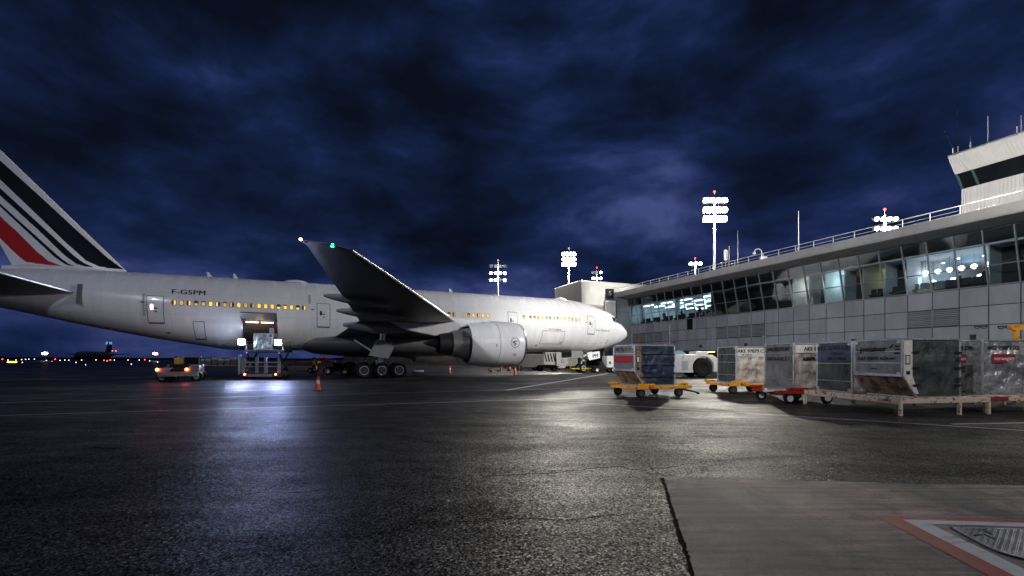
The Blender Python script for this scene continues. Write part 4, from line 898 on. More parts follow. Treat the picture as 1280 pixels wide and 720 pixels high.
# ---------------------------------------------------------------- cargo containers and carts
M['c_grey'] = mat('container_alu_grey', (.24, .245, .25), .40, .35, c2=(.12, .115, .11), vs=2.6, bump=.6, bs=4, bd=.05, rvar=.15, thr=(.32, .6))
M['c_dark'] = mat('container_dark_sheet', (.085, .10, .095), .36, .2, c2=(.03, .036, .035), vs=2.2, bump=.8, bs=2.6, bd=.08, rvar=.15)  # dark sheet; on two container sides it also carries the shade
M['c_tan'] = mat('container_lit_sheet', (.66, .60, .53), .45, .2, c2=(.20, .15, .12), vs=2.6, bump=.7, bs=4, bd=.05, thr=(.36, .62), rvar=.1)  # light falling on the container fronts is put into this paler tone
M['c_silver'] = mat('silver_curtain', (.60, .61, .60), .28, .55, c2=(.20, .21, .21), vs=1.9, bump=1.0, bs=2.2, bd=.16, rvar=.12)
M['c_blue'] = mat('blue_tarpaulin', (.03, .055, .10), .30, .0, c2=(.010, .018, .035), vs=3, bump=1.0, bs=3.2, bd=.10)
M['c_brown'] = mat('brown_panel', (.30, .20, .14), .5, .2, c2=(.07, .045, .035), vs=5, bump=.4, thr=(.4, .55))
M['c_bluetop'] = mat('blue_panel', (.075, .085, .15), .5, var=.5, vs=6); M['c_label'] = mat('white_label', (.74, .72, .66), .5, var=.3, vs=12)
M['c_lgrey'] = mat('grey_label', (.15, .155, .165), .5, var=.4, vs=7); M['c_redl'] = mat('red_label', (.24, .012, .02), .5)
def container(label, loc, rz, cut='left', front='c_dark', side='c_grey', slope='c_brown', Wd=2.0, D=1.53, H=1.68, straps=True):
    o = thing('cargo_container', label, 'cargo container', loc, rz, 'air cargo containers on the carts')
    if cut == 'left': P = [(.46, 0), (Wd, 0), (Wd, H), (0, H), (0, .62)]
    elif cut == 'right': P = [(0, 0), (Wd - .46, 0), (Wd, .62), (Wd, H), (0, H)]
    else: P = [(0, 0), (Wd, 0), (Wd, H), (0, H)]
    n = len(P); b = MB()
    vs = [(x, .02, z) for x, z in P] + [(x, D, z) for x, z in P]
    b.v = vs; b.f = [tuple(range(n - 1, -1, -1)), tuple(range(n, 2 * n))]; b.m = [0, 0]
    for i in range(n):
        j = (i + 1) % n; b.f.append((i, j, n + j, n + i))
        sl = (P[i][0] != P[j][0]) and (P[i][1] != P[j][1]); b.m.append(1 if sl else 0)
    b.build('shell', [M[side], M[slope]], o)
    b = MB()
    for y in (0, D):
        for i in range(n):
            j = (i + 1) % n; b.bar((P[i][0], y, P[i][1]), (P[j][0], y, P[j][1]), .055, .055, (0, 1, 0))
    for (x, z) in P: b.bar((x, 0, z), (x, D, z), .05, .05)
    b.build('edge_frame', M['alu'], o, bevel=.008, seg=1)
    # front curtain with a gentle billow
    xl = .34 if cut == 'left' and front != 'c_silver' else .03
    b = MB(); nx, nz = 30, 26; ph = random.random() * 6; vs = []
    for j in range(nz + 1):
        z = .04 + (H - .08) * j / nz
        a = xl + (max(0, (.62 - z)) * .74 * (.5 if xl > .1 else 1) if cut == 'left' else 0); c = Wd - .03 - (max(0, (.62 - z)) * .74 if cut == 'right' else 0)
        for i in range(nx + 1):
            u = i / nx; bil = .03 * math.sin(math.pi * u) * math.sin(math.pi * j / nz) + (.018 if front in ('c_silver', 'c_blue', 'c_tan') else .006) * (math.sin(u * 11 + z * 5.5 + ph) + .6 * math.sin(u * 23 - z * 9 + 2 * ph)) * math.sin(math.pi * u) * math.sin(math.pi * min(1, j / nz * 1.02)); vs.append((a + (c - a) * u, -.006 - abs(bil), z))
    b.add(vs, [(j * (nx + 1) + i, j * (nx + 1) + i + 1, (j + 1) * (nx + 1) + i + 1, (j + 1) * (nx + 1) + i) for j in range(nz) for i in range(nx)]); b.build('door_curtain', M[front], o, smooth=True)
    if xl > .1:
        b = MB(); b.add([(.03, .012, .64), (.46, .012, .06), (.46 + .1, .012, .03), (xl + .02, .012, H - .03), (.03, .012, H - .03)], [(0, 1, 2, 3, 4)]); 
        b = MB(); b.prism([(.03, .64), (.42, .10), (xl + .2, .10), (xl - .01, .62), (xl - .01, H - .03), (.03, H - .03)], -.008, .014, 'y'); pc = b.build('post_panel', M['c_label'] if slope != 'c_brown' or side == 'c_grey' else M['c_brown'], o)
        b = MB(); b.box(.09, .25, -.014, -.009, .95, 1.22); b.build('card_holder', M['black'], pc); b = MB(); b.box(.12, .22, -.018, -.015, .98, 1.19); b.build('card', M['c_label'], pc); b = MB(); b.box(.12, .24, -.014, -.009, .66, .76); b.build('stencil', M['black'], pc)
    b = MB()   # riveted stiffeners and corner plates on the side wall
    zs_ = [.66, .99, 1.33] if cut == 'left' else [.36, .96, 1.33]
    for z in zs_[:1 if side == 'c_silver' else 3]: b.box(-.016, -.004, .05, D - .05, z - .012, z + .012)
    b.build('side_stiffener', M['alu'], o)
    for yy_, zz_ in ((.03, H - .12), (D - .14, H - .12), (.03, (.64 if cut == 'left' else .03)), (D - .14, (.64 if cut == 'left' else .03))):
        b = MB(); b.box(-.034, -.026, yy_, yy_ + .11, zz_, zz_ + .09); b.build('corner_plate', M['alu'], o)
    for z in (.5, 1.1):
        b = MB(); b.box(Wd - .10, Wd - .02, -.06, -.03, z - .06, z + .06); b.build('latch', M['dsteel'], o)
    if straps:
        b = MB()
        for z in (.35, .85, 1.3):
            b.box(xl, Wd - .03, -.052, -.044, z - .02, z + .02) if front == 'c_blue' else (b.box(Wd - .2, Wd + .03, -.05, -.035, z - .03, z + .02), b.box(xl - .02, xl + .18, -.05, -.035, z - .02, z + .03))
        b.build('strap', M['black'], o)
    return o
def fr(x0, z0, y=-.05): return lambda x, z: (x0 + x, y, z0 + z)
def sd(y0, z0, x=-.034): return lambda u, z: (x, y0 - u, z0 + z)
def label(parent, where, u0, u1, z0, z1, m, D=1.53):
    b = MB()
    if where == 'side': b.box(-.032, -.024, u0, u1, z0, z1)
    else: b.box(u0, u1, -.048, -.040, z0, z1)
    return b.build('label_panel', M[m], parent)
def cpos(px, Y, z=.5): return ((px - 640) / F * Y, Y, z)
C1 = container('container with a blue tarpaulin front on the orange cart nearest the airliner nose', cpos(793, 18.9), R(20), 'left', 'c_blue', 'c_grey', 'c_brown')
k1 = [c for c in kids(C1) if c.name.startswith('post_panel')][0]; k1.data.materials[0] = M['c_brown']
lp = label(C1, 'side', .06, 1.48, .95, 1.25, 'c_redl'); label(C1, 'side', .06, 1.48, .68, .92, 'c_lgrey')
lettering('AKE 96131 TS', .2, M['ink'], C1, sd(.77, 1.50), .006)
C2 = container('container with a mottled bare metal front under a white label strip, on an orange cart', cpos(920, 21.4), R(6), 'none', 'c_tan', 'c_dark', Wd=1.55, straps=False)
lp = label(C2, 'front', .04, 1.5, 1.22, 1.62, 'c_label'); lettering('AKE 97079 CA', .23, M['ink'], lp, fr(.77, 1.47), .01); lettering('AIR CARGO', .1, M['ink'], lp, fr(.5, 1.3), .004)
lettering('AKE 97079', .2, M['c_lgrey'], C2, sd(.77, 1.45), .006)
CA = container('dull grey container with a pink-stained side on the red cart', cpos(992, 16.8), R(8), 'right', 'c_tan', 'c_grey', 'c_grey', straps=False)
b = MB(); lp = label(CA, 'side', .06, 1.48, .98, 1.22, 'c_lgrey'); lettering('AIRFRANCE /', .2, M['ink'], lp, sd(.77, 1.10), .012, 1, sx=1.05)
lettering('AKE 85375 AF', .2, M['ink'], CA, sd(.77, 1.48), .008)
lp = label(CA, 'front', .04, 1.9, 1.33, 1.62, 'c_label'); lettering('AKE 85375 AF', .2, M['ink'], lp, fr(.98, 1.47), .008); lettering('AIRFRANCE /', .2, M['ink'], CA, fr(.9, 1.1, -.055), .01)
CB = container('container with a dark blue lettered top panel, left of the jettainer container', cpos(1065, 15.15), R(5), 'right', 'c_tan', 'c_dark', 'c_grey', straps=False)
lp = label(CB, 'side', .04, 1.49, 1.02, 1.62, 'c_bluetop'); M['c_blab'] = mat('pale_blue_ink', (.16, .17, .26), .5)
lettering('AKE 37403 CA', .22, M['ink'], lp, sd(.77, 1.48), .008); lettering('CARGO', .14, M['ink'], lp, sd(.62, 1.29), .01); lettering('AIR CHINA', .17, M['ink'], lp, sd(.6, 1.11), .012)
b = MB(); n = 20
b.lathe([(0, .1), (.006, .1), (.006, .05), (0, .05)], (-.036, 1.18, 1.26), 'x', 20); b.build('round_emblem', M['c_redl'], lp)
CC = container('large container lettered jettainer, with a sloped lower side and a dark front', cpos(1128, 13.15), R(9), 'left', 'c_dark', 'c_grey', 'c_brown', Wd=1.95)
lettering('jettainer', .24, M['ink'], CC, sd(.88, 1.40), .010, 1.0, sx=1.05); lettering('AKE 95642 AZ', .15, M['ink'], CC, sd(.92, 1.12), .004); lettering('BL MAF', .09, M['ink'], CC, sd(.32, 1.12), .004)
b = MB(); b.prism([(.34, 1.40), (.28, 1.47), (.22, 1.55), (.30, 1.52), (.34, 1.47), (.36, 1.43)], -.034, -.028, 'x'); b.build('arrow_mark', M['ink'], CC)
b = MB(); b.box(-.034, -.028, .75, .95, .80, .84); b.box(-.034, -.028, .05, .22, 1.25, 1.3); b.box(-.034, -.028, .05, .2, 1.36, 1.4); b.box(-.034, -.028, .06, .2, 1.45, 1.5); b.build('stencil', M['ink'], CC)
CE = container('silver sheeted container with red labels at the right edge of the picture', cpos(1228, 14.2), R(6), 'right', 'c_silver', 'c_silver', 'c_silver', straps=False)
for wh, f_ in (('side', sd), ('front', fr)):
    lp = label(CE, wh, .45, 1.15, .98, 1.26, 'c_redl') if wh == 'side' else label(CE, wh, .30, 1.10, .98, 1.26, 'c_redl')
    c0 = .80 if wh == 'side' else .70
    lettering('norwegian', .17, M['winkm'], lp, f_(c0, 1.12) if wh == 'side' else fr(c0, 1.12, -.052), .006); lettering('AKE 15073 DB', .18, M['ink'], CE, f_(c0, 1.45) if wh == 'side' else fr(c0, 1.45, -.035), .008)

def cart(label_, loc, rz, m, Lx=2.7, Ly=1.75, hub=None, bar_end=True):
    o = thing('baggage_cart', label_, 'cargo dolly', loc, rz, 'cargo dollies')
    z = .42
    b = MB(); b.bar((0, 0, z), (Lx, 0, z), .1, .13); b.bar((0, Ly, z), (Lx, Ly, z), .1, .13); b.bar((0.05, .06, z), (.05, Ly - .06, z), .1, .13); b.bar((Lx - .05, .06, z), (Lx - .05, Ly - .06, z), .1, .13)
    b.bar((-.2, 0, z), (0, 0, z), .16, .12); b.bar((Lx, 0, z), (Lx + .16, 0, z), .16, .12); b.box(.25, 1.0, -.06, .1, z + .07, z + .16); b.box(Lx - .35, Lx - .02, -.06, .16, z + .07, z + .2); b.box(-.1, .4, Ly - .1, Ly + .06, z + .07, z + .16)
    b.build('frame', m, o, bevel=.015, seg=1)
    b = MB()
    for i in range(9): b.tube((.2 + i * (Lx - .4) / 8, .12, z + .015), (.2 + i * (Lx - .4) / 8, Ly - .12, z + .015), .05, n=10)
    b.build('roller', M['galv'], o, smooth=True)
    for (x, y) in ((.36, .08), (Lx - .42, .08), (.3, Ly - .1), (Lx - .45, Ly - .1)):
        w_ = MB(); w_.lathe([(-.07, .12), (-.07, .18), (-.04, .2), (.04, .2), (.07, .18), (.07, .12)], (x, y, .2), 'y', 20); wo = w_.build('wheel', M['rubber'], o, smooth=True)
        w_ = MB(); w_.lathe([(-.06, .02), (-.06, .10), (-.065, .125)], (x, y, .2), 'y', 16, capA=True); w_.lathe([(.065, .125), (.06, .02)], (x, y, .2), 'y', 16, capB=True); w_.build('rim', hub or M['dsteel'], wo)
        w_ = MB(); w_.box(x - .03, x + .03, y + .08, y + .12, .18, z - .05); w_.box(x - .08, x + .08, y - .1, y + .12, z - .1, z - .06); w_.build('caster_fork', M['dsteel'], wo)
    b = MB(); b.box(.68, .80, -.056, -.05, z - .05, z + .05); b.box(.04, .12, -.056, -.05, z - .05, z + .05); b.build('reflector', M['redp'], o)
    if bar_end:
        b = MB(); b.bar((Lx, Ly / 2, .34), (Lx + .95, Ly / 2 - .35, .12), .05); b.bar((Lx, Ly / 2 - .4, .34), (Lx + .95, Ly / 2 - .38, .12), .04); b.tube((Lx + .95, Ly / 2 - .36, .10), (Lx + 1.05, Ly / 2 - .37, .08), .05); b.build('drawbar', M['dsteel'], o)
    return o
def offs(o, dx, dy, z=0):
    a = o.rotation_euler[2]; return (o.location[0] + dx * math.cos(a) - dy * math.sin(a), o.location[1] + dx * math.sin(a) + dy * math.cos(a), z)
cart('orange roller cart under the blue fronted container', offs(C1, -.08, -.1), R(20), M['orange'])
cart('orange roller cart under the container with the white label strip', offs(C2, -.55, -.12), R(6), M['orange'], hub=M['dsteel'])
cart('red cart with white hubs under the dull grey container', offs(CA, -.75, -.3), R(4), M['redp'], Lx=2.2, hub=M['wpaint'], bar_end=False)
o = [x for x in bpy.data.objects if x.get('label', '').startswith('red cart')][0]
b = MB(); b.bar((-.45, .3, .45), (.6, .05, .5), .16, .05); b.box(-.3, .0, .2, .5, .47, .5); b.build('white_step', M['wpaint'], o); b = MB(); b.box(1.25, 1.42, -.058, -.05, .38, .46); b.build('amber_marker', M['yellow'], o)
lettering('PULL', .1, M['wpaint'], o, lambda x, z: (1.9 + x, -.056, .43 + z), .004)
def rack(label_, loc, rz, Lx, Ly, txt):
    o = thing('roller_deck', label_, 'roller deck', loc, rz, 'raised roller decks for containers'); z = .42
    b = MB(); b.bar((0, 0, z), (Lx, 0, z), .08, .16); b.bar((0, Ly, z), (Lx, Ly, z), .08, .16); b.bar((0, .04, z), (0, Ly - .04, z), .08, .18); b.bar((Lx, .04, z), (Lx, Ly - .04, z), .08, .16); b.bar((Lx / 2, .04, z), (Lx / 2, Ly - .04, z), .06, .1)
    b.build('rail', M['rust'], o, bevel=.012, seg=1)
    for x in (.03, Lx * .66, Lx - .03):
        for y in (.0, Ly):
            b = MB(); b.bar((x, y, .0), (x, y, z - .06), .075); b.build('leg', M['rust'], o)
    b = MB()
    for i in range(12):
        y = .2 + i * (Ly - .4) / 11; b.tube((.08, y, z + .03), (Lx - .08, y, z + .03), .035, n=8)
    b.build('roller', M['galv'], o, smooth=True)
    b = MB()
    for i in range(9): b.tube((-.05, .35 + i * (Ly - .6) / 8, z + .02), (-.044, .35 + i * (Ly - .6) / 8, z + .02), .02, n=8)
    b.build('bolt', M['black'], o)
    lettering(txt, .11, M['ink'], o, lambda x, zz: (-.047, .45 - x, z - .02 + zz), .005)
    return o
rack('rusty white roller deck under the lettered and dark fronted containers', (10.95, 13.0, 0), R(8), 3.0, 3.5, 'CUSN')
r2 = rack('rusty roller deck under the silver container at the right edge', (14.12, 13.75, 0), R(6), 3.6, 2.2, 'CUSN')
b = MB(); b.box(.1, .75, -.055, -.045, .36, .48); b.build('number_plate', M['c_redl'], r2)
yp = thing('steel_gantry', 'yellow steel gantry frame standing behind the silver container', 'frame', at(1270, 412, 17)[:2] + (0,))
b = MB(); z_ = at(0, 410, 17)[2]; b.bar((0, 0, 0), (0, 0, z_), .12); b.build('post', M['orange'], yp); b = MB(); b.bar((-.25, 0, z_ + .02), (1.2, 0, z_ + .02), .14, .2); b.build('crossbeam', M['orange'], yp)
for px in (1226, 1256):
    t_ = tpix(px); Y = tl(t_, 0, 0)[1] / TK; o = thing('wall_bracket', 'curved dark wall bracket on the terminal panels, %s' % ('left of the yellow gantry' if px == 1226 else 'just behind the yellow gantry'), 'bracket', tl(t_, .05, CH + (HZ - 408) / F * Y), math.atan2(.926, -.378))
    b = MB(); pv = None
    for c in (-.2, .2):
        pv = None
        for i in range(9):
            a = R(180 + 180 * i / 8); q = (c + .17 * math.cos(a), .06, .17 * math.sin(a))
            if pv: b.tube(pv, q, .025, n=6)
            pv = q
    b.box(-.4, .4, -.02, .04, -.02, .05); b.build('hook', M['black'], o)

# ---------------------------------------------------------------- vehicles
def vwheel(parent, x, y, r, wd, hub=None):
    b = MB(); b.lathe([(-wd / 2, r * .55), (-wd / 2, r * .92), (-wd * .3, r), (wd * .3, r), (wd / 2, r * .92), (wd / 2, r * .55)], (x, y, r), 'y', 24); o = b.build('wheel', M['rubber'], parent, smooth=True)
    b = MB(); b.lathe([(-wd * .40, .02), (-wd * .42, r * .5), (-wd * .47, r * .57)], (x, y, r), 'y', 18, capA=True); b.lathe([(wd * .47, r * .57), (wd * .42, r * .5), (wd * .40, .02)], (x, y, r), 'y', 18, capB=True); b.build('rim', hub or M['galv'], o, smooth=True); return o
# big white tow tractor at the terminal; local x to the right, y away
TT = thing('tow_tractor', 'large white aircraft tow tractor with a huge black wheel, half behind the blue fronted container', 'tow tractor', (14.3, 40.2, 0), R(6))
b = MB(); cx, r_ = 2.55, .98
pts = [(-2.2, .42), (1.45, .42)] + [(cx + r_ * math.cos(R(a)), .86 + r_ * math.sin(R(a))) for a in range(205, -26, -15)] + [(3.95, .42), (4.1, .5), (4.1, 1.35), (3.75, 1.75), (3.4, 1.98), (2.0, 2.02), (.4, 2.02), (-2.2, 1.7)]
b.prism(pts, 0, .5, 'y'); b.prism([(-2.2, .42), (4.1, .42), (4.1, 1.35), (3.75, 1.75), (-2.2, 1.7)], .9, 2.6, 'y'); b.build('body', M['wpaint'], TT, bevel=.04)
b = MB(); b.box(-2.1, 3.9, .5, .9, .5, 1.68); b.build('chassis', M['black'], TT)
for y in (.12, 2.2): vwheel(TT, cx, y + .12, .86, .5, M['black'])
for y in (.3, 2.2): vwheel(TT, -1.2, y, .6, .4, M['dsteel']) if False else None
b = MB(); b.box(3.95, 4.5, .3, 2.2, .45, 1.25); b.build('bumper', M['wpaint'], TT, bevel=.03)
b = MB(); b.box(2.0, 3.2, .3, 1.6, 2.02, 2.3); b.build('engine_cover', M['wpaint'], TT, bevel=.05)
b = MB(); b.hexa([(.1, .5, 2.02), (1.3, .5, 2.02), (1.3, 2, 2.02), (.1, 2, 2.02)], [(.3, .6, 2.35), (.9, .6, 2.35), (.9, 1.9, 2.35), (.3, 1.9, 2.35)]); b.build('cab_glass', mat('tractor_glass', (.15, .3, .35), .1), TT)
b = MB(); b.box(.55, 1.15, -.01, .0, .6, 1.45); b.box(.62, .74, -.012, .0, 1.6, 1.9); b.build('side_hatch', M['concrete_w'], TT)
for z in (1.1, 1.55):
    b = MB(); b.box(3.98, 4.12, .05, .25, z, z + .12); b.build('lamp', M['amber_l'] if z > 1.2 else M['redlamp_dim'], TT)
# small tractor at the nose wheel
NT = thing('push_tractor', 'small white and black tug coupled to the airliner nose wheel', 'tug', (at(758, 0, 55)[0], 55, 0), R(10))
b = MB(); b.box(-1.9, 1.3, -.7, .7, .35, .8); b.build('chassis', M['black'], NT, bevel=.03)
b = MB(); b.box(-.25, 1.0, -.75, .75, .62, 2.0); b.build('engine_box', M['wpaint'], NT, bevel=.04)
b = MB(); b.box(.05, .25, -.76, -.75, 1.0, 1.35); b.build('vent', M['black'], NT)
for x in (-1.4, .6):
    for y in (-.65, .65): vwheel(NT, x, y, .36, .28)
b = MB(); b.box(-1.0, -.6, -.5, .5, .8, 1.3); b.bar((-.75, 0, 1.2), (-1.1, 0, 1.5), .05); b.build('seat', M['black'], NT)
b = MB(); b.bar((-1.9, 0, .5), (-4.3, 0, .5), .12); b.build('tow_bar', M['yellow'], NT)
# lifted flat truck with tail lamps at the left
M['dull_white'] = mat('dull_white_paint', (.30, .30, .29), .45, var=.4, vs=4)
LT = thing('ramp_tractor', 'white open ramp tractor with glowing red tail lamps left of the cargo loader', 'ramp tractor', (at(228, 0, 32.5)[0], 32.2, 0), R(27))
b = MB(); b.box(-1.25, 1.1, 0, 3.2, .38, .72); b.build('chassis', M['dull_white'], LT, bevel=.04)
b = MB(); b.box(-1.2, -.55, .1, 1.3, .72, 1.0); b.box(.55, 1.15, .05, 1.2, .72, 1.15); b.box(-1.1, 1.1, 2.2, 3.2, .72, 1.2); b.build('side_box', M['dull_white'], LT, bevel=.05)
b = MB(); b.box(-.5, .5, .25, 1.5, .72, .95); b.hexa([(-.9, 1.5, .72), (.5, 1.5, .72), (.5, 1.9, .72), (-.9, 1.9, .72)], [(-.8, 1.6, 1.25), (.4, 1.6, 1.25), (.4, 1.8, 1.25), (-.8, 1.8, 1.25)]); b.build('seat', M['black'], LT, bevel=.05)
b = MB(); b.box(-.1, .9, 2.3, 3.0, 1.2, 1.75); b.build('cabin', M['glass_dark'], LT); b = MB(); b.box(-.15, .95, 2.25, 3.05, 1.75, 1.82)
for x in (-.1, .88): b.bar((x, 2.27, 1.2), (x, 2.27, 1.75), .07)
b.build('cabin_frame', M['dull_white'], LT)
b = MB(); b.box(-.7, .0, 2.4, 3.0, 1.2, 1.7); b.build('yellow_tank', M['yellow'], LT, bevel=.05)
for x in (-1.05, .95):
    for y in (.5, 2.6): vwheel(LT, x, y, .36, .28)
for x, z in ((-1.45 + .2, .88), (.42, .88)):
    b = MB(); b.tube((x, -.03, z), (x, .03, z), .10, n=16); b.build('tail_lamp', emis('tail_glow', (1, .1, .03), 30), LT)
light('tail_light', (-.4, -.6, .8), 2, (1, .1, .04), .3, LT)
# cargo loader
CLX = (at(300, 0, 36.5)[0] + at(352, 0, 36.5)[0]) / 2
LD = thing('cargo_loader', 'cargo loader with two glaring white work lamps under the open hold door', 'cargo loader', (CLX, 36.4, 0), R(0))
b = MB(); b.box(-1.6, 1.6, 0, .35, .18, .5); b.box(-1.6, 1.6, .35, 2.0, .3, .62); b.build('chassis', M['dsteel'], LD, bevel=.03)
b = MB(); b.box(-.95, .95, -.04, 0, .22, .42); b.build('bumper_plate', M['galv'], LD)
for x in (-1.35, 1.3):
    for y in (.5, 1.5): vwheel(LD, x, y, .32, .3)
for x in (-1.45, -.35, .35, 1.4):
    b = MB(); b.box(x - .09, x + .09, .1, .3, .5, 1.75); b.build('guide_post', M['galv'], LD)
for x in (-1.7, ):
    b = MB(); b.box(x - .07, x + .07, .05, .3, .4, 1.95); b.build('side_post', mat('pale_blue_paint', (.45, .65, .72), .4), LD)
b = MB(); b.box(-1.5, 1.5, .12, .2, 1.3, 1.4); b.box(-1.5, 1.5, .12, .2, 1.0, 1.06); b.build('guard_rail', M['galv'], LD)
for x in (-1.3, 1.3):
    b = MB(); b.bar((x, .4, .6), (x, 1.9, 2.1), .1); b.bar((x, 1.9, .6), (x, .4, 2.1), .1); b.build('scissor_lift', M['dsteel'], LD)
b = MB(); b.box(-1.6, 1.6, .6, 2.0, 2.15, 2.35); b.build('platform', M['dsteel'], LD, bevel=.02)
for x in (-1.5, 1.45):
    b = MB(); b.bar((x, .7, 2.35), (x, .7, 3.1), .07); b.bar((x, 1.9, 2.35), (x, 1.9, 3.1), .07); b.bar((x, .7, 3.05), (x, 1.9, 3.05), .05); b.bar((x, .7, 2.7), (x, 1.9, 2.7), .05); b.build('platform_rail', M['galv'], LD)
for i, (px, py) in enumerate(((302, 427.5), (347.5, 428))):
    p = at(px, py, 36.9); x, z = p[0] - CLX, p[2]
    b = MB(); b.box(x - .28, x + .28, .5, .72, z - .23, z + .23); h_ = b.build('work_lamp', M['dsteel'], LD, bevel=.02)
    b = MB(); b.box(x - .25, x + .25, .47, .50, z - .2, z + .2); b.build('lamp_lens', M['flood_b'], h_)
    light('work_light', (x, .40, z), 1500 if i else 600, (.34, .44, 1), .16, LD, 'SPOT', R(84), (x + 1.5, -6, z - 2.2), .35); light('work_spill', (x, .30, z), 60, (.5, .66, 1), .2, LD)
for x in (-1.2, 1.25):
    b = MB(); b.tube((x, -.07, .4), (x, -.02, .4), .07, n=14); b.build('tail_lamp', bpy.data.materials['tail_glow'], LD)
b = MB(); b.box(-2.05, -1.8, .4, .7, .75, 1.15); b.build('control_box', M['redp'], LD)
b = MB(); b.tube((0, 1.2, 2.35), (0, 1.2, 3.3), .05, n=8); b.build('lamp_pole', M['galv'], LD)
HC = container('metal container riding on the loader platform at the open hold door', (CLX - .95, 37.2, 2.36), 0, 'none', 'c_silver', 'c_grey', Wd=1.5, D=.8, H=1.3, straps=False)
HC['group'] = 'containers at the hold'
# steps and conveyor by the main wheels
SV = thing('yellow_steps', 'small yellow access steps behind the main wheels of the airliner', 'steps', (at(402, 0, 46)[0], 46, 0), R(10))
b = MB()
for i in range(6): b.box(-.45 + i * .12, -.15 + i * .12 + .25, -.4, .4, .25 + i * .25, .29 + i * .25)
b.build('tread', M['orange'], SV); b = MB()
for y in (-.42, .42): b.bar((-.6, y, .05), (.3, y, 1.75), .06, .1); b.bar((-.5, y, 1.0), (.4, y, 2.6), .04); b.bar((.4, y, .0), (.4, y, 2.6), .05)
b.build('stringer', M['orange'], SV); b = MB(); b.box(.05, .5, -.42, .42, 2.6, 2.72); b.build('top_box', M['redlamp_dim'], SV)  # top box is given a red glow of its own
CV = thing('belt_conveyor', 'long orange belt loader parked beyond the cargo loader lamps', 'belt loader', (at(372, 0, 52)[0], 52, 0), 0)
b = MB(); b.box(-2.4, 2.2, 0, .9, 1.15, 1.4); b.build('belt_frame', M['orange'], CV); b = MB(); b.box(-1.9, 1.9, .1, .8, .3, .8); b.build('chassis', M['wpaint'], CV, bevel=.05)
for x in (-1.4, 1.4):
    for y in (.1, .8): vwheel(CV, x, y, .32, .22)
b = MB()
for x in (-1.2, 1.0): b.bar((x, .4, .8), (x + .3, .4, 1.15), .08)
b.build('lift_arm', M['dsteel'], CV)
for (px, Y, lab) in ((421, 47, 'dark ground tractor with pale bonnet standing left of the main wheels'),):
    o = thing('ground_tractor', lab, 'tractor', (at(px, 0, Y)[0], Y, 0), R(15)); b = MB(); b.box(-1.2, 1.2, -.7, .7, .35, .85); b.box(-.3, .5, -.6, .6, .85, 1.2); b.build('body', M['black'], o, bevel=.05)
    b = MB(); b.box(-1.1, -.1, -.5, .5, 1.2, 1.5); b.build('bonnet', M['wpaint'], o, bevel=.05)
    for x in (-.8, .8):
        for y in (-.7, .7): vwheel(o, x, y, .42, .3)
# vehicles behind the nose
def van(label_, px, Y, rz, Lx, H, m=None, stripe=None, name='box_van', cat='van'):
    o = thing(name, label_, cat, (at(px, 0, Y)[0], Y, 0), rz)
    hw_ = Lx / 2
    b = MB(); b.prism([(-hw_, .4), (hw_, .4), (hw_, 1.2), (hw_ - .25, 1.35), (hw_ - .6, H * .82), (hw_ - 1.5, H * .85), (hw_ - 1.5, H), (-hw_, H)], 0, 1.9, 'y'); b.build('body', m or M['wpaint'], o, bevel=.06)
    b = MB(); b.prism([(hw_ - .35, 1.38), (hw_ - .62, H * .76), (hw_ - 1.3, H * .78), (hw_ - 1.3, 1.38)], -.012, 0, 'y'); b.build('cab_window', mat('cab_glass_green', (.05, .14, .06), .15), o)
    b = MB(); b.hexa([(hw_ - .27, .1, 1.4), (hw_ - .23, .1, 1.4), (hw_ - .23, 1.8, 1.4), (hw_ - .27, 1.8, 1.4)], [(hw_ - .60, .15, H * .8), (hw_ - .56, .15, H * .8), (hw_ - .56, 1.75, H * .8), (hw_ - .60, 1.75, H * .8)]); b.build('windscreen', M['glass_dark'], o)
    for x in (-hw_ + .8, hw_ - .8):
        for y in (.1, 1.8): vwheel(o, x, y, .38, .25)
    b = MB(); b.box(hw_, hw_ + .06, .15, .4, .75, .95); b.build('headlight', M['c_label'], o); b = MB(); b.box(hw_, hw_ + .06, 1.5, 1.75, .75, .95); b.build('headlight', M['c_label'], o)
    return o
van('white service van with green cab glass parked behind the airliner engine', 656, 68, R(-160), 4.6, 2.35)
o = van('white step truck with striped panels parked between the van and the blue-marked container', 683, 72, R(190), 4.4, 2.7, name='service_truck', cat='truck')
b = MB()
for i in range(6): b.hexa([(-1.9 + i * .45, 1.905, 1.2), (-1.7 + i * .45, 1.905, 1.2), (-1.7 + i * .45, 1.92, 1.2), (-1.9 + i * .45, 1.92, 1.2)], [(-1.6 + i * .45, 1.905, 2.5), (-1.4 + i * .45, 1.905, 2.5), (-1.4 + i * .45, 1.92, 2.5), (-1.6 + i * .45, 1.92, 2.5)])
b.build('stripe', M['black'], o)
o = thing('dolly_chassis', 'bare black trailer chassis in front of the striped truck', 'trailer', (at(684, 0, 62)[0], 62, 0), R(4))
b = MB(); b.box(-1.5, 1.5, -.6, .6, .5, .68); b.box(-.9, .6, -.5, .5, .68, .85); b.build('frame', M['dsteel'], o)
for x in (-1.0, .9):
    for y in (-.6, .6): vwheel(o, x, y, .42, .25, M['dsteel'])
o = container('white container with a round blue mark standing behind the trailer chassis', (at(696, 0, 70)[0], 70, .3), R(10), 'right', 'c_label', 'c_label', 'c_label', H=2.3, Wd=1.7, straps=False); o['group'] = 'containers under the nose'
b = MB(); b.lathe([(0, .28), (.01, .28), (.01, .18), (0, .18)], (.9, -.06, 1.0), 'y', 20); b.build('round_mark', mat('mark_blue', (.05, .2, .5), .5), o)
van('white van deep in the service bay behind the nose wheel', 722, 81, R(80), 4.2, 2.2)
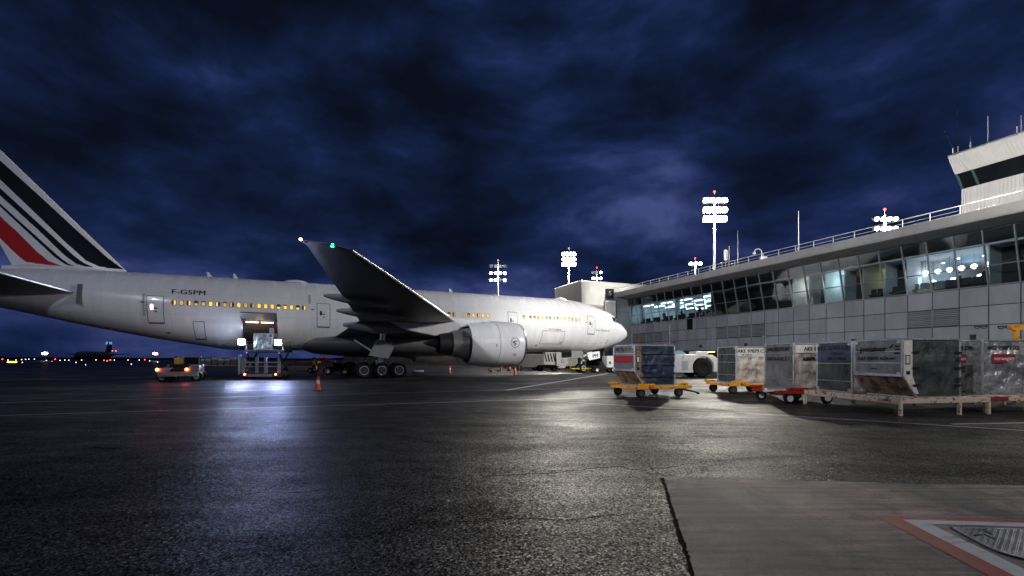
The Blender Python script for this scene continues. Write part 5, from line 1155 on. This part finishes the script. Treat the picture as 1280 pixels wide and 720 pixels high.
for px, Y, lab in ((648.5, 58, 'yellow bollard left of the white service van'), (713, 74, 'yellow bollard in front of the service bay behind the nose wheel'), (611, 60, 'yellow bollard under the front of the engine'), (625.5, 60, 'yellow bollard under the engine intake, next to the red drum')):
    o = thing('bollard', lab, 'bollard', (at(px, 0, Y)[0], Y, 0)); b = MB(); b.tube((0, 0, 0), (0, 0, 1.05 if Y != 58 else 1.7), .11, n=14); b.build('post', M['yellow'], o); b = MB(); b.sphere((0, 0, 1.05 if Y != 58 else 1.7), .11, sz=.5); b.build('cap', M['yellow'], o)
o = thing('traffic_drum', 'red and white striped traffic drum beyond the airliner engine', 'traffic drum', (at(636, 0, 60)[0], 60, 0))
for i in range(4):
    b = MB(); b.lathe([(i * .26, .30 - i * .015), (i * .26 + .25, .285 - i * .015)], (0, 0, .05), 'z', 20, capB=True, capA=True); b.build('band', M['cone'] if i % 2 == 0 else M['conew'], o)
def cone(px, pyb, lab, h=.75):
    x, Y = gnd(px, pyb); o = thing('traffic_cone', lab, 'traffic cone', (x, Y, 0), 0, 'orange traffic cones')
    b = MB(); b.box(-.2, .2, -.2, .2, 0, .035); b.build('base', M['black'], o, bevel=.01)
    b = MB(); b.lathe([(.035, .15), (h, .03), (h + .005, .005)], (0, 0, 0), 'z', 20); b.build('cone', M['cone'], o, smooth=True)
    b = MB(); b.lathe([(h * .48, .097), (h * .72, .068)], (0, 0, 0), 'z', 20); b.build('reflective_band', M['conew'], o)
cone(397.5, 488.5, 'orange traffic cone standing alone on the open apron in front of the main wheels')
cone(644, 469, 'orange traffic cone below the front of the airliner engine', 1.0)
cone(562.5, 467, 'orange traffic cone in the dark under the rear of the engine', .9)
# small bits of ground equipment in the dark under the belly
for px, Y, lab in ((522, 52, 'low pale equipment trolley on the ground under the belly'), (618, 57, 'low flat orange barrier trolley under the engine')):
    o = thing('equipment_trolley', lab, 'trolley', (at(px, 0, Y)[0], Y, 0)); mm = M['wpaint'] if px < 600 else M['orange']
    b = MB(); b.box(-.6, .6, -.3, .3, .22, .34); b.bar((-.6, 0, .3), (-.75, 0, .8), .05); b.build('deck', mm, o)
    for x in (-.45, .45): vwheel(o, x, 0, .13, .5)

HB = thing('airside_shed', 'long low dark shed beyond the airliner belly, showing between the main wheels and the engine', 'building', (-44, 120, 0))
b = MB(); b.box(0, 50, 0, 12, 0, 4.3); b.build('wall', mat('shed_wall', (.02, .02, .022), .8), HB)
b = MB(); b.prism([(-.4, 4.3), (12.4, 4.3), (12.4, 4.5), (6, 5.1), (-.4, 4.5)], -.5, 50.5, 'x'); b.build('roof', M['dark_in'], HB)
for i, x in enumerate((9, 15, 27.5, 31, 33, 41, 45)):
    b = MB(); b.box(x, x + .5, -.1, -.005, 2.4 + (i % 3) * .4, 2.75 + (i % 3) * .4); b.build('wall_lamp', emis('shed_lamp_glow', (1, .9, .7) if i % 2 else (.8, .9, 1), 5), HB)
for x in (3, 12, 21, 36):
    b = MB(); b.box(x, x + 3.2, -.06, -.005, 0, 3.2); b.build('roller_door', M['dsteel'], HB)

# ---------------------------------------------------------------- people
def person(px, Y, label_, vest='hiviz', rz=0, z0=0, zloc=None, loc=None, pose=0):
    o = thing('person', label_, 'person', loc or (at(px, 0, Y)[0], Y, z0), rz)
    J = {'pel': (0, 0, .95, .15), 'wst': (0, 0, 1.12, .135), 'chs': (0, .01, 1.34, .16), 'nck': (0, 0, 1.5, .062), 'hd0': (0, -.01, 1.6, .085), 'hd1': (0, 0, 1.72, .07),
         'hl': (-.1, 0, .9, .10), 'kl': (-.12, -.03, .5, .07), 'al': (-.12, .02, .09, .045), 'tl': (-.13, -.14, .04, .035),
         'hr': (.1, 0, .9, .10), 'kr': (.14, .03 + .1 * pose, .5, .07), 'ar': (.15, .06 + .2 * pose, .09, .045), 'tr': (.16, -.10 + .2 * pose, .04, .035),
         'sl': (-.19, 0, 1.42, .065), 'el': (-.25, .03, 1.14, .045), 'wl': (-.26, -.06, .90, .03), 'fl': (-.26, -.1, .82, .028),
         'sr': (.19, 0, 1.42, .065), 'er': (.26, -.02 - .1 * pose, 1.15, .045), 'wr': (.24, -.12 - .2 * pose, .95 + .1 * pose, .03), 'fr': (.23, -.17 - .2 * pose, .9 + .12 * pose, .028)}
    E = [('pel', 'wst'), ('wst', 'chs'), ('chs', 'nck'), ('nck', 'hd0'), ('hd0', 'hd1'), ('pel', 'hl'), ('hl', 'kl'), ('kl', 'al'), ('al', 'tl'), ('pel', 'hr'), ('hr', 'kr'), ('kr', 'ar'), ('ar', 'tr'), ('chs', 'sl'), ('sl', 'el'), ('el', 'wl'), ('wl', 'fl'), ('chs', 'sr'), ('sr', 'er'), ('er', 'wr'), ('wr', 'fr')]
    ks = list(J); me = bpy.data.meshes.new('body'); me.from_pydata([J[k][:3] for k in ks], [(ks.index(a), ks.index(c)) for a, c in E], [])
    bo = bpy.data.objects.new('body', me); col.objects.link(bo); bo.parent = o
    sk = bo.modifiers.new('skin', 'SKIN')
    for i, k in enumerate(ks): me.skin_vertices[0].data[i].radius = (J[k][3], J[k][3] * .85); me.skin_vertices[0].data[i].use_root = (k == 'pel')
    sb = bo.modifiers.new('sub', 'SUBSURF'); sb.levels = 1; sb.render_levels = 2
    dg = bpy.context.evaluated_depsgraph_get(); dg.update(); nm = bpy.data.meshes.new_from_object(bo.evaluated_get(dg)); bo.modifiers.clear(); bo.data = nm
    nm.materials.clear(); nm.materials.append(M['cloth']); nm.materials.append(M['skin'])
    for p in nm.polygons: p.use_smooth = True; p.material_index = 1 if (p.center.z > 1.5 or (p.center.z < .95 and abs(p.center.x) > .21 and p.center.z > .75)) else 0
    b = MB(); b.lathe([(1.02, .205), (1.2, .195), (1.38, .215), (1.47, .15)], (0, 0, 0), 'z', 16); b.v = [(x, y * .82, z) for x, y, z in b.v]; b.build('vest', M[vest], o, smooth=True)
    b = MB(); b.lathe([(1.66, .105), (1.72, .103), (1.79, .07), (1.815, .01)], (0, 0, 0), 'z', 14); b.build('hair', M['black'], o, smooth=True)
    return o
person(645.5, 56, 'ground worker in a pale hi-vis vest standing beside the tall yellow bollard', pose=1)
person(392.5, 47, 'ground worker in a green hi-vis vest standing beside the yellow steps', pose=0)
person(0, 0, 'ground worker standing at the back of the white ramp tractor', 'cloth', loc=(at(215, 0, 34)[0], 34.4, .0), pose=0)
for i, (t_, d, lab) in enumerate(((5.5, -.9, 'leftmost dark figure at the bright lounge windows of the terminal'), (8.6, -1.0, 'second dark figure from the left at the lounge windows of the terminal'), (11.8, -.8, 'dark figure at the lounge windows nearest the unlit bays'), (35.3, -1.9, 'dark figure at the bar behind the pendant globes'), (37.0, -1.2, 'dark figure at the right end of the lit bar windows'))):
    person(0, 0, lab, 'cloth', loc=tl(t_, d, 6.38), rz=R(i * 70), pose=i % 2)

# ---------------------------------------------------------------- far background
b = MB(); rnd = random.Random(3); xs = -2600; vs = []; 
top = []
while xs < 2600: top.append((xs, 3 + 5 * rnd.random() + (5 if rnd.random() > .8 else 0))); xs += 25 + 30 * rnd.random()
n = len(top); vs = [(x, 1400, -1) for x, z in top] + [(x, 1400, z) for x, z in top] + [(x, 1500, z) for x, z in top]
b.add(vs, [(i, i + 1, n + i + 1, n + i) for i in range(n - 1)] + [(n + i, n + i + 1, 2 * n + i + 1, 2 * n + i) for i in range(n - 1)])
tag(b.build('far_treeline', mat('far_dark_trees', (.02, .025, .02), .9)), kind='stuff')
LG = 'distant airfield lights on the horizon'
def dlight(px, py, Y, m, r, lab, wide=1):
    x, y, z = at(px, py, Y); o = thing('airfield_light', lab, 'airfield light', (x, y, 0), 0, LG); b = MB(); b.tube((0, 0, 0), (0, 0, max(.3, z - r)), .06 + r * .1, n=6); b.build('post', M['dsteel'], o)
    b = MB(); b.sphere((0, 0, z), r); b.v = [(q[0] * wide, q[1], q[2]) for q in b.v]; b.build('lamp', m, o)
mo = emis('far_orange', (1, .55, .25), 45); mw_ = emis('far_white', (.9, .9, 1), 6); my = emis('far_yellow', (1, .75, .1), 2); mr_ = emis('far_red', (1, .06, .04), 10)
dlight(56, 441.7, 400, mo, .9, 'larger warm orange floodlight low over the horizon at the far left', 3)
dlight(194, 442, 400, mo, .9, 'warm orange floodlight low over the horizon just left of the ramp tractor', 2.3)
for (px, py, k) in ((3, 449, 'r'), (69, 449, 'r'), (181, 449.5, 'r'), (130, 450.5, 'r'), (134, 451, 'r'), (138, 450, 'r'), (65, 452, 'r'), (102, 450, 'o'), (140.5, 438.5, 'r'), (145, 438.7, 'r'), (58, 450.5, 'w'), (43, 449, 'w'), (27, 449.5, 'w'), (32, 449.2, 'w'), (36, 449, 'w'), (75, 450.5, 'w'), (95, 453, 'w'), (107, 456, 'w'), (174, 450, 'w'), (164, 455, 'w'), (197, 452.5, 'w'), (28, 453, 'w'), (120, 449.8, 'o'), (143, 450, 'o'), (81, 450, 'w'), (86, 450.3, 'o'), (113, 449.6, 'w'), (160, 450, 'o'), (187, 451, 'w'), (10, 450, 'w'), (20, 450, 'o')):
    Y = 330 if py < 452.5 else CH * F / (py - HZ + .6)
    kind = {'r': ('small red', mr_, .32), 'w': ('small white', mw_, .22), 'o': ('small orange', M['amber_l'], .22)}[k]
    rr = kind[2] * Y / 330; dlight(px, py, Y, kind[1], rr, '%s point of light on the dark horizon left of the ramp tractor' % kind[0])
o = thing('taxiway_sign', 'low lit yellow taxiway sign at the far left edge of the apron', 'sign', (at(15, 0, 190)[0], 190, 0)); b = MB(); b.box(-2, 2, -.1, .1, .15, .75); b.build('sign_face', my, o); b = MB(); b.box(-1.6, -1.4, -.05, .05, 0, .15); b.box(1.4, 1.6, -.05, .05, 0, .15); b.build('leg', M['dsteel'], o)
# distant airliner seen nose on with a lit tail
DA = thing('distant_airliner', 'distant dark airliner with a lit blue and white tail, under the big airliner tail', 'airliner', (at(118, 0, 260)[0], 260, 0), R(14))
b = MB(); b.lathe([(-16, .3), (-14, 1.4), (-10, 2), (8, 2), (15, 1), (18, .3)], (0, 0, 4.0), 'y', 20); b.build('fuselage', mat('far_fuselage', (.08, .08, .10), .5), DA, smooth=True)
b = MB(); b.hexa([(-.2, 10, 5.5), (.2, 10, 5.5), (.2, 16, 5.5), (-.2, 16, 5.5)], [(-.15, 13.5, 12.6), (.15, 13.5, 12.6), (.15, 16.5, 12.6), (-.15, 16.5, 12.6)]); b.build('tail_fin', M['dsteel'], DA)
b = MB(); b.box(-1.6, 1.6, 13.4, 13.5, 10.4, 12.0); b.build('tail_glow_panel', emis('tail_logo_glow', (.12, .28, .6), .9), DA)  # glow of this panel stands in for lamplight on the tail
b = MB(); b.hexa([(-16, 4, 4.6), (16, 4, 4.6), (2, -5, 3.4), (-2, -5, 3.4)], [(-16, 4.4, 4.8), (16, 4.4, 4.8), (2, -4.8, 4.1), (-2, -4.8, 4.1)]); b.build('wing', M['dsteel'], DA)
for x in (-7, 7):
    b = MB(); b.lathe([(-2.5, .9), (-2, 1.1), (1.2, .8)], (x, -1, 2.4), 'y', 16); b.build('engine', M['dsteel'], DA)
for x, y in ((0, -12), (-3, 2), (3, 2)):
    b = MB(); b.tube((x, y, 0), (x, y, 2.6), .25, n=8); b.build('gear_leg', M['black'], DA)
# row of stored containers far behind the ramp tractor
for i in range(8):
    px = 244 + i * 8; o = thing('stored_container', 'pale cargo container, %s from the left in the distant row beyond the ramp tractor' % ('first', 'second', 'third', 'fourth', 'fifth', 'sixth', 'seventh', 'eighth')[i], 'cargo container', (at(px, 0, 95)[0], 95, 0), R(3), 'distant row of stored containers')
    b = MB(); hh = 1.75 + .25 * (i % 3 == 0); b.prism([(-.55, .4), (.3, .4), (.55, .9), (.55, hh), (-.55, hh)], 0, 1.5, 'y'); b.build('shell', M['c_grey'], o); b = MB(); b.box(-.52, .52, -.03, 0, hh - .45, hh - .08); b.build('label_panel', M['c_label'], o); b = MB(); b.box(-.55, .55, .1, 1.4, .22, .4); b.build('base', M['yellow'], o)
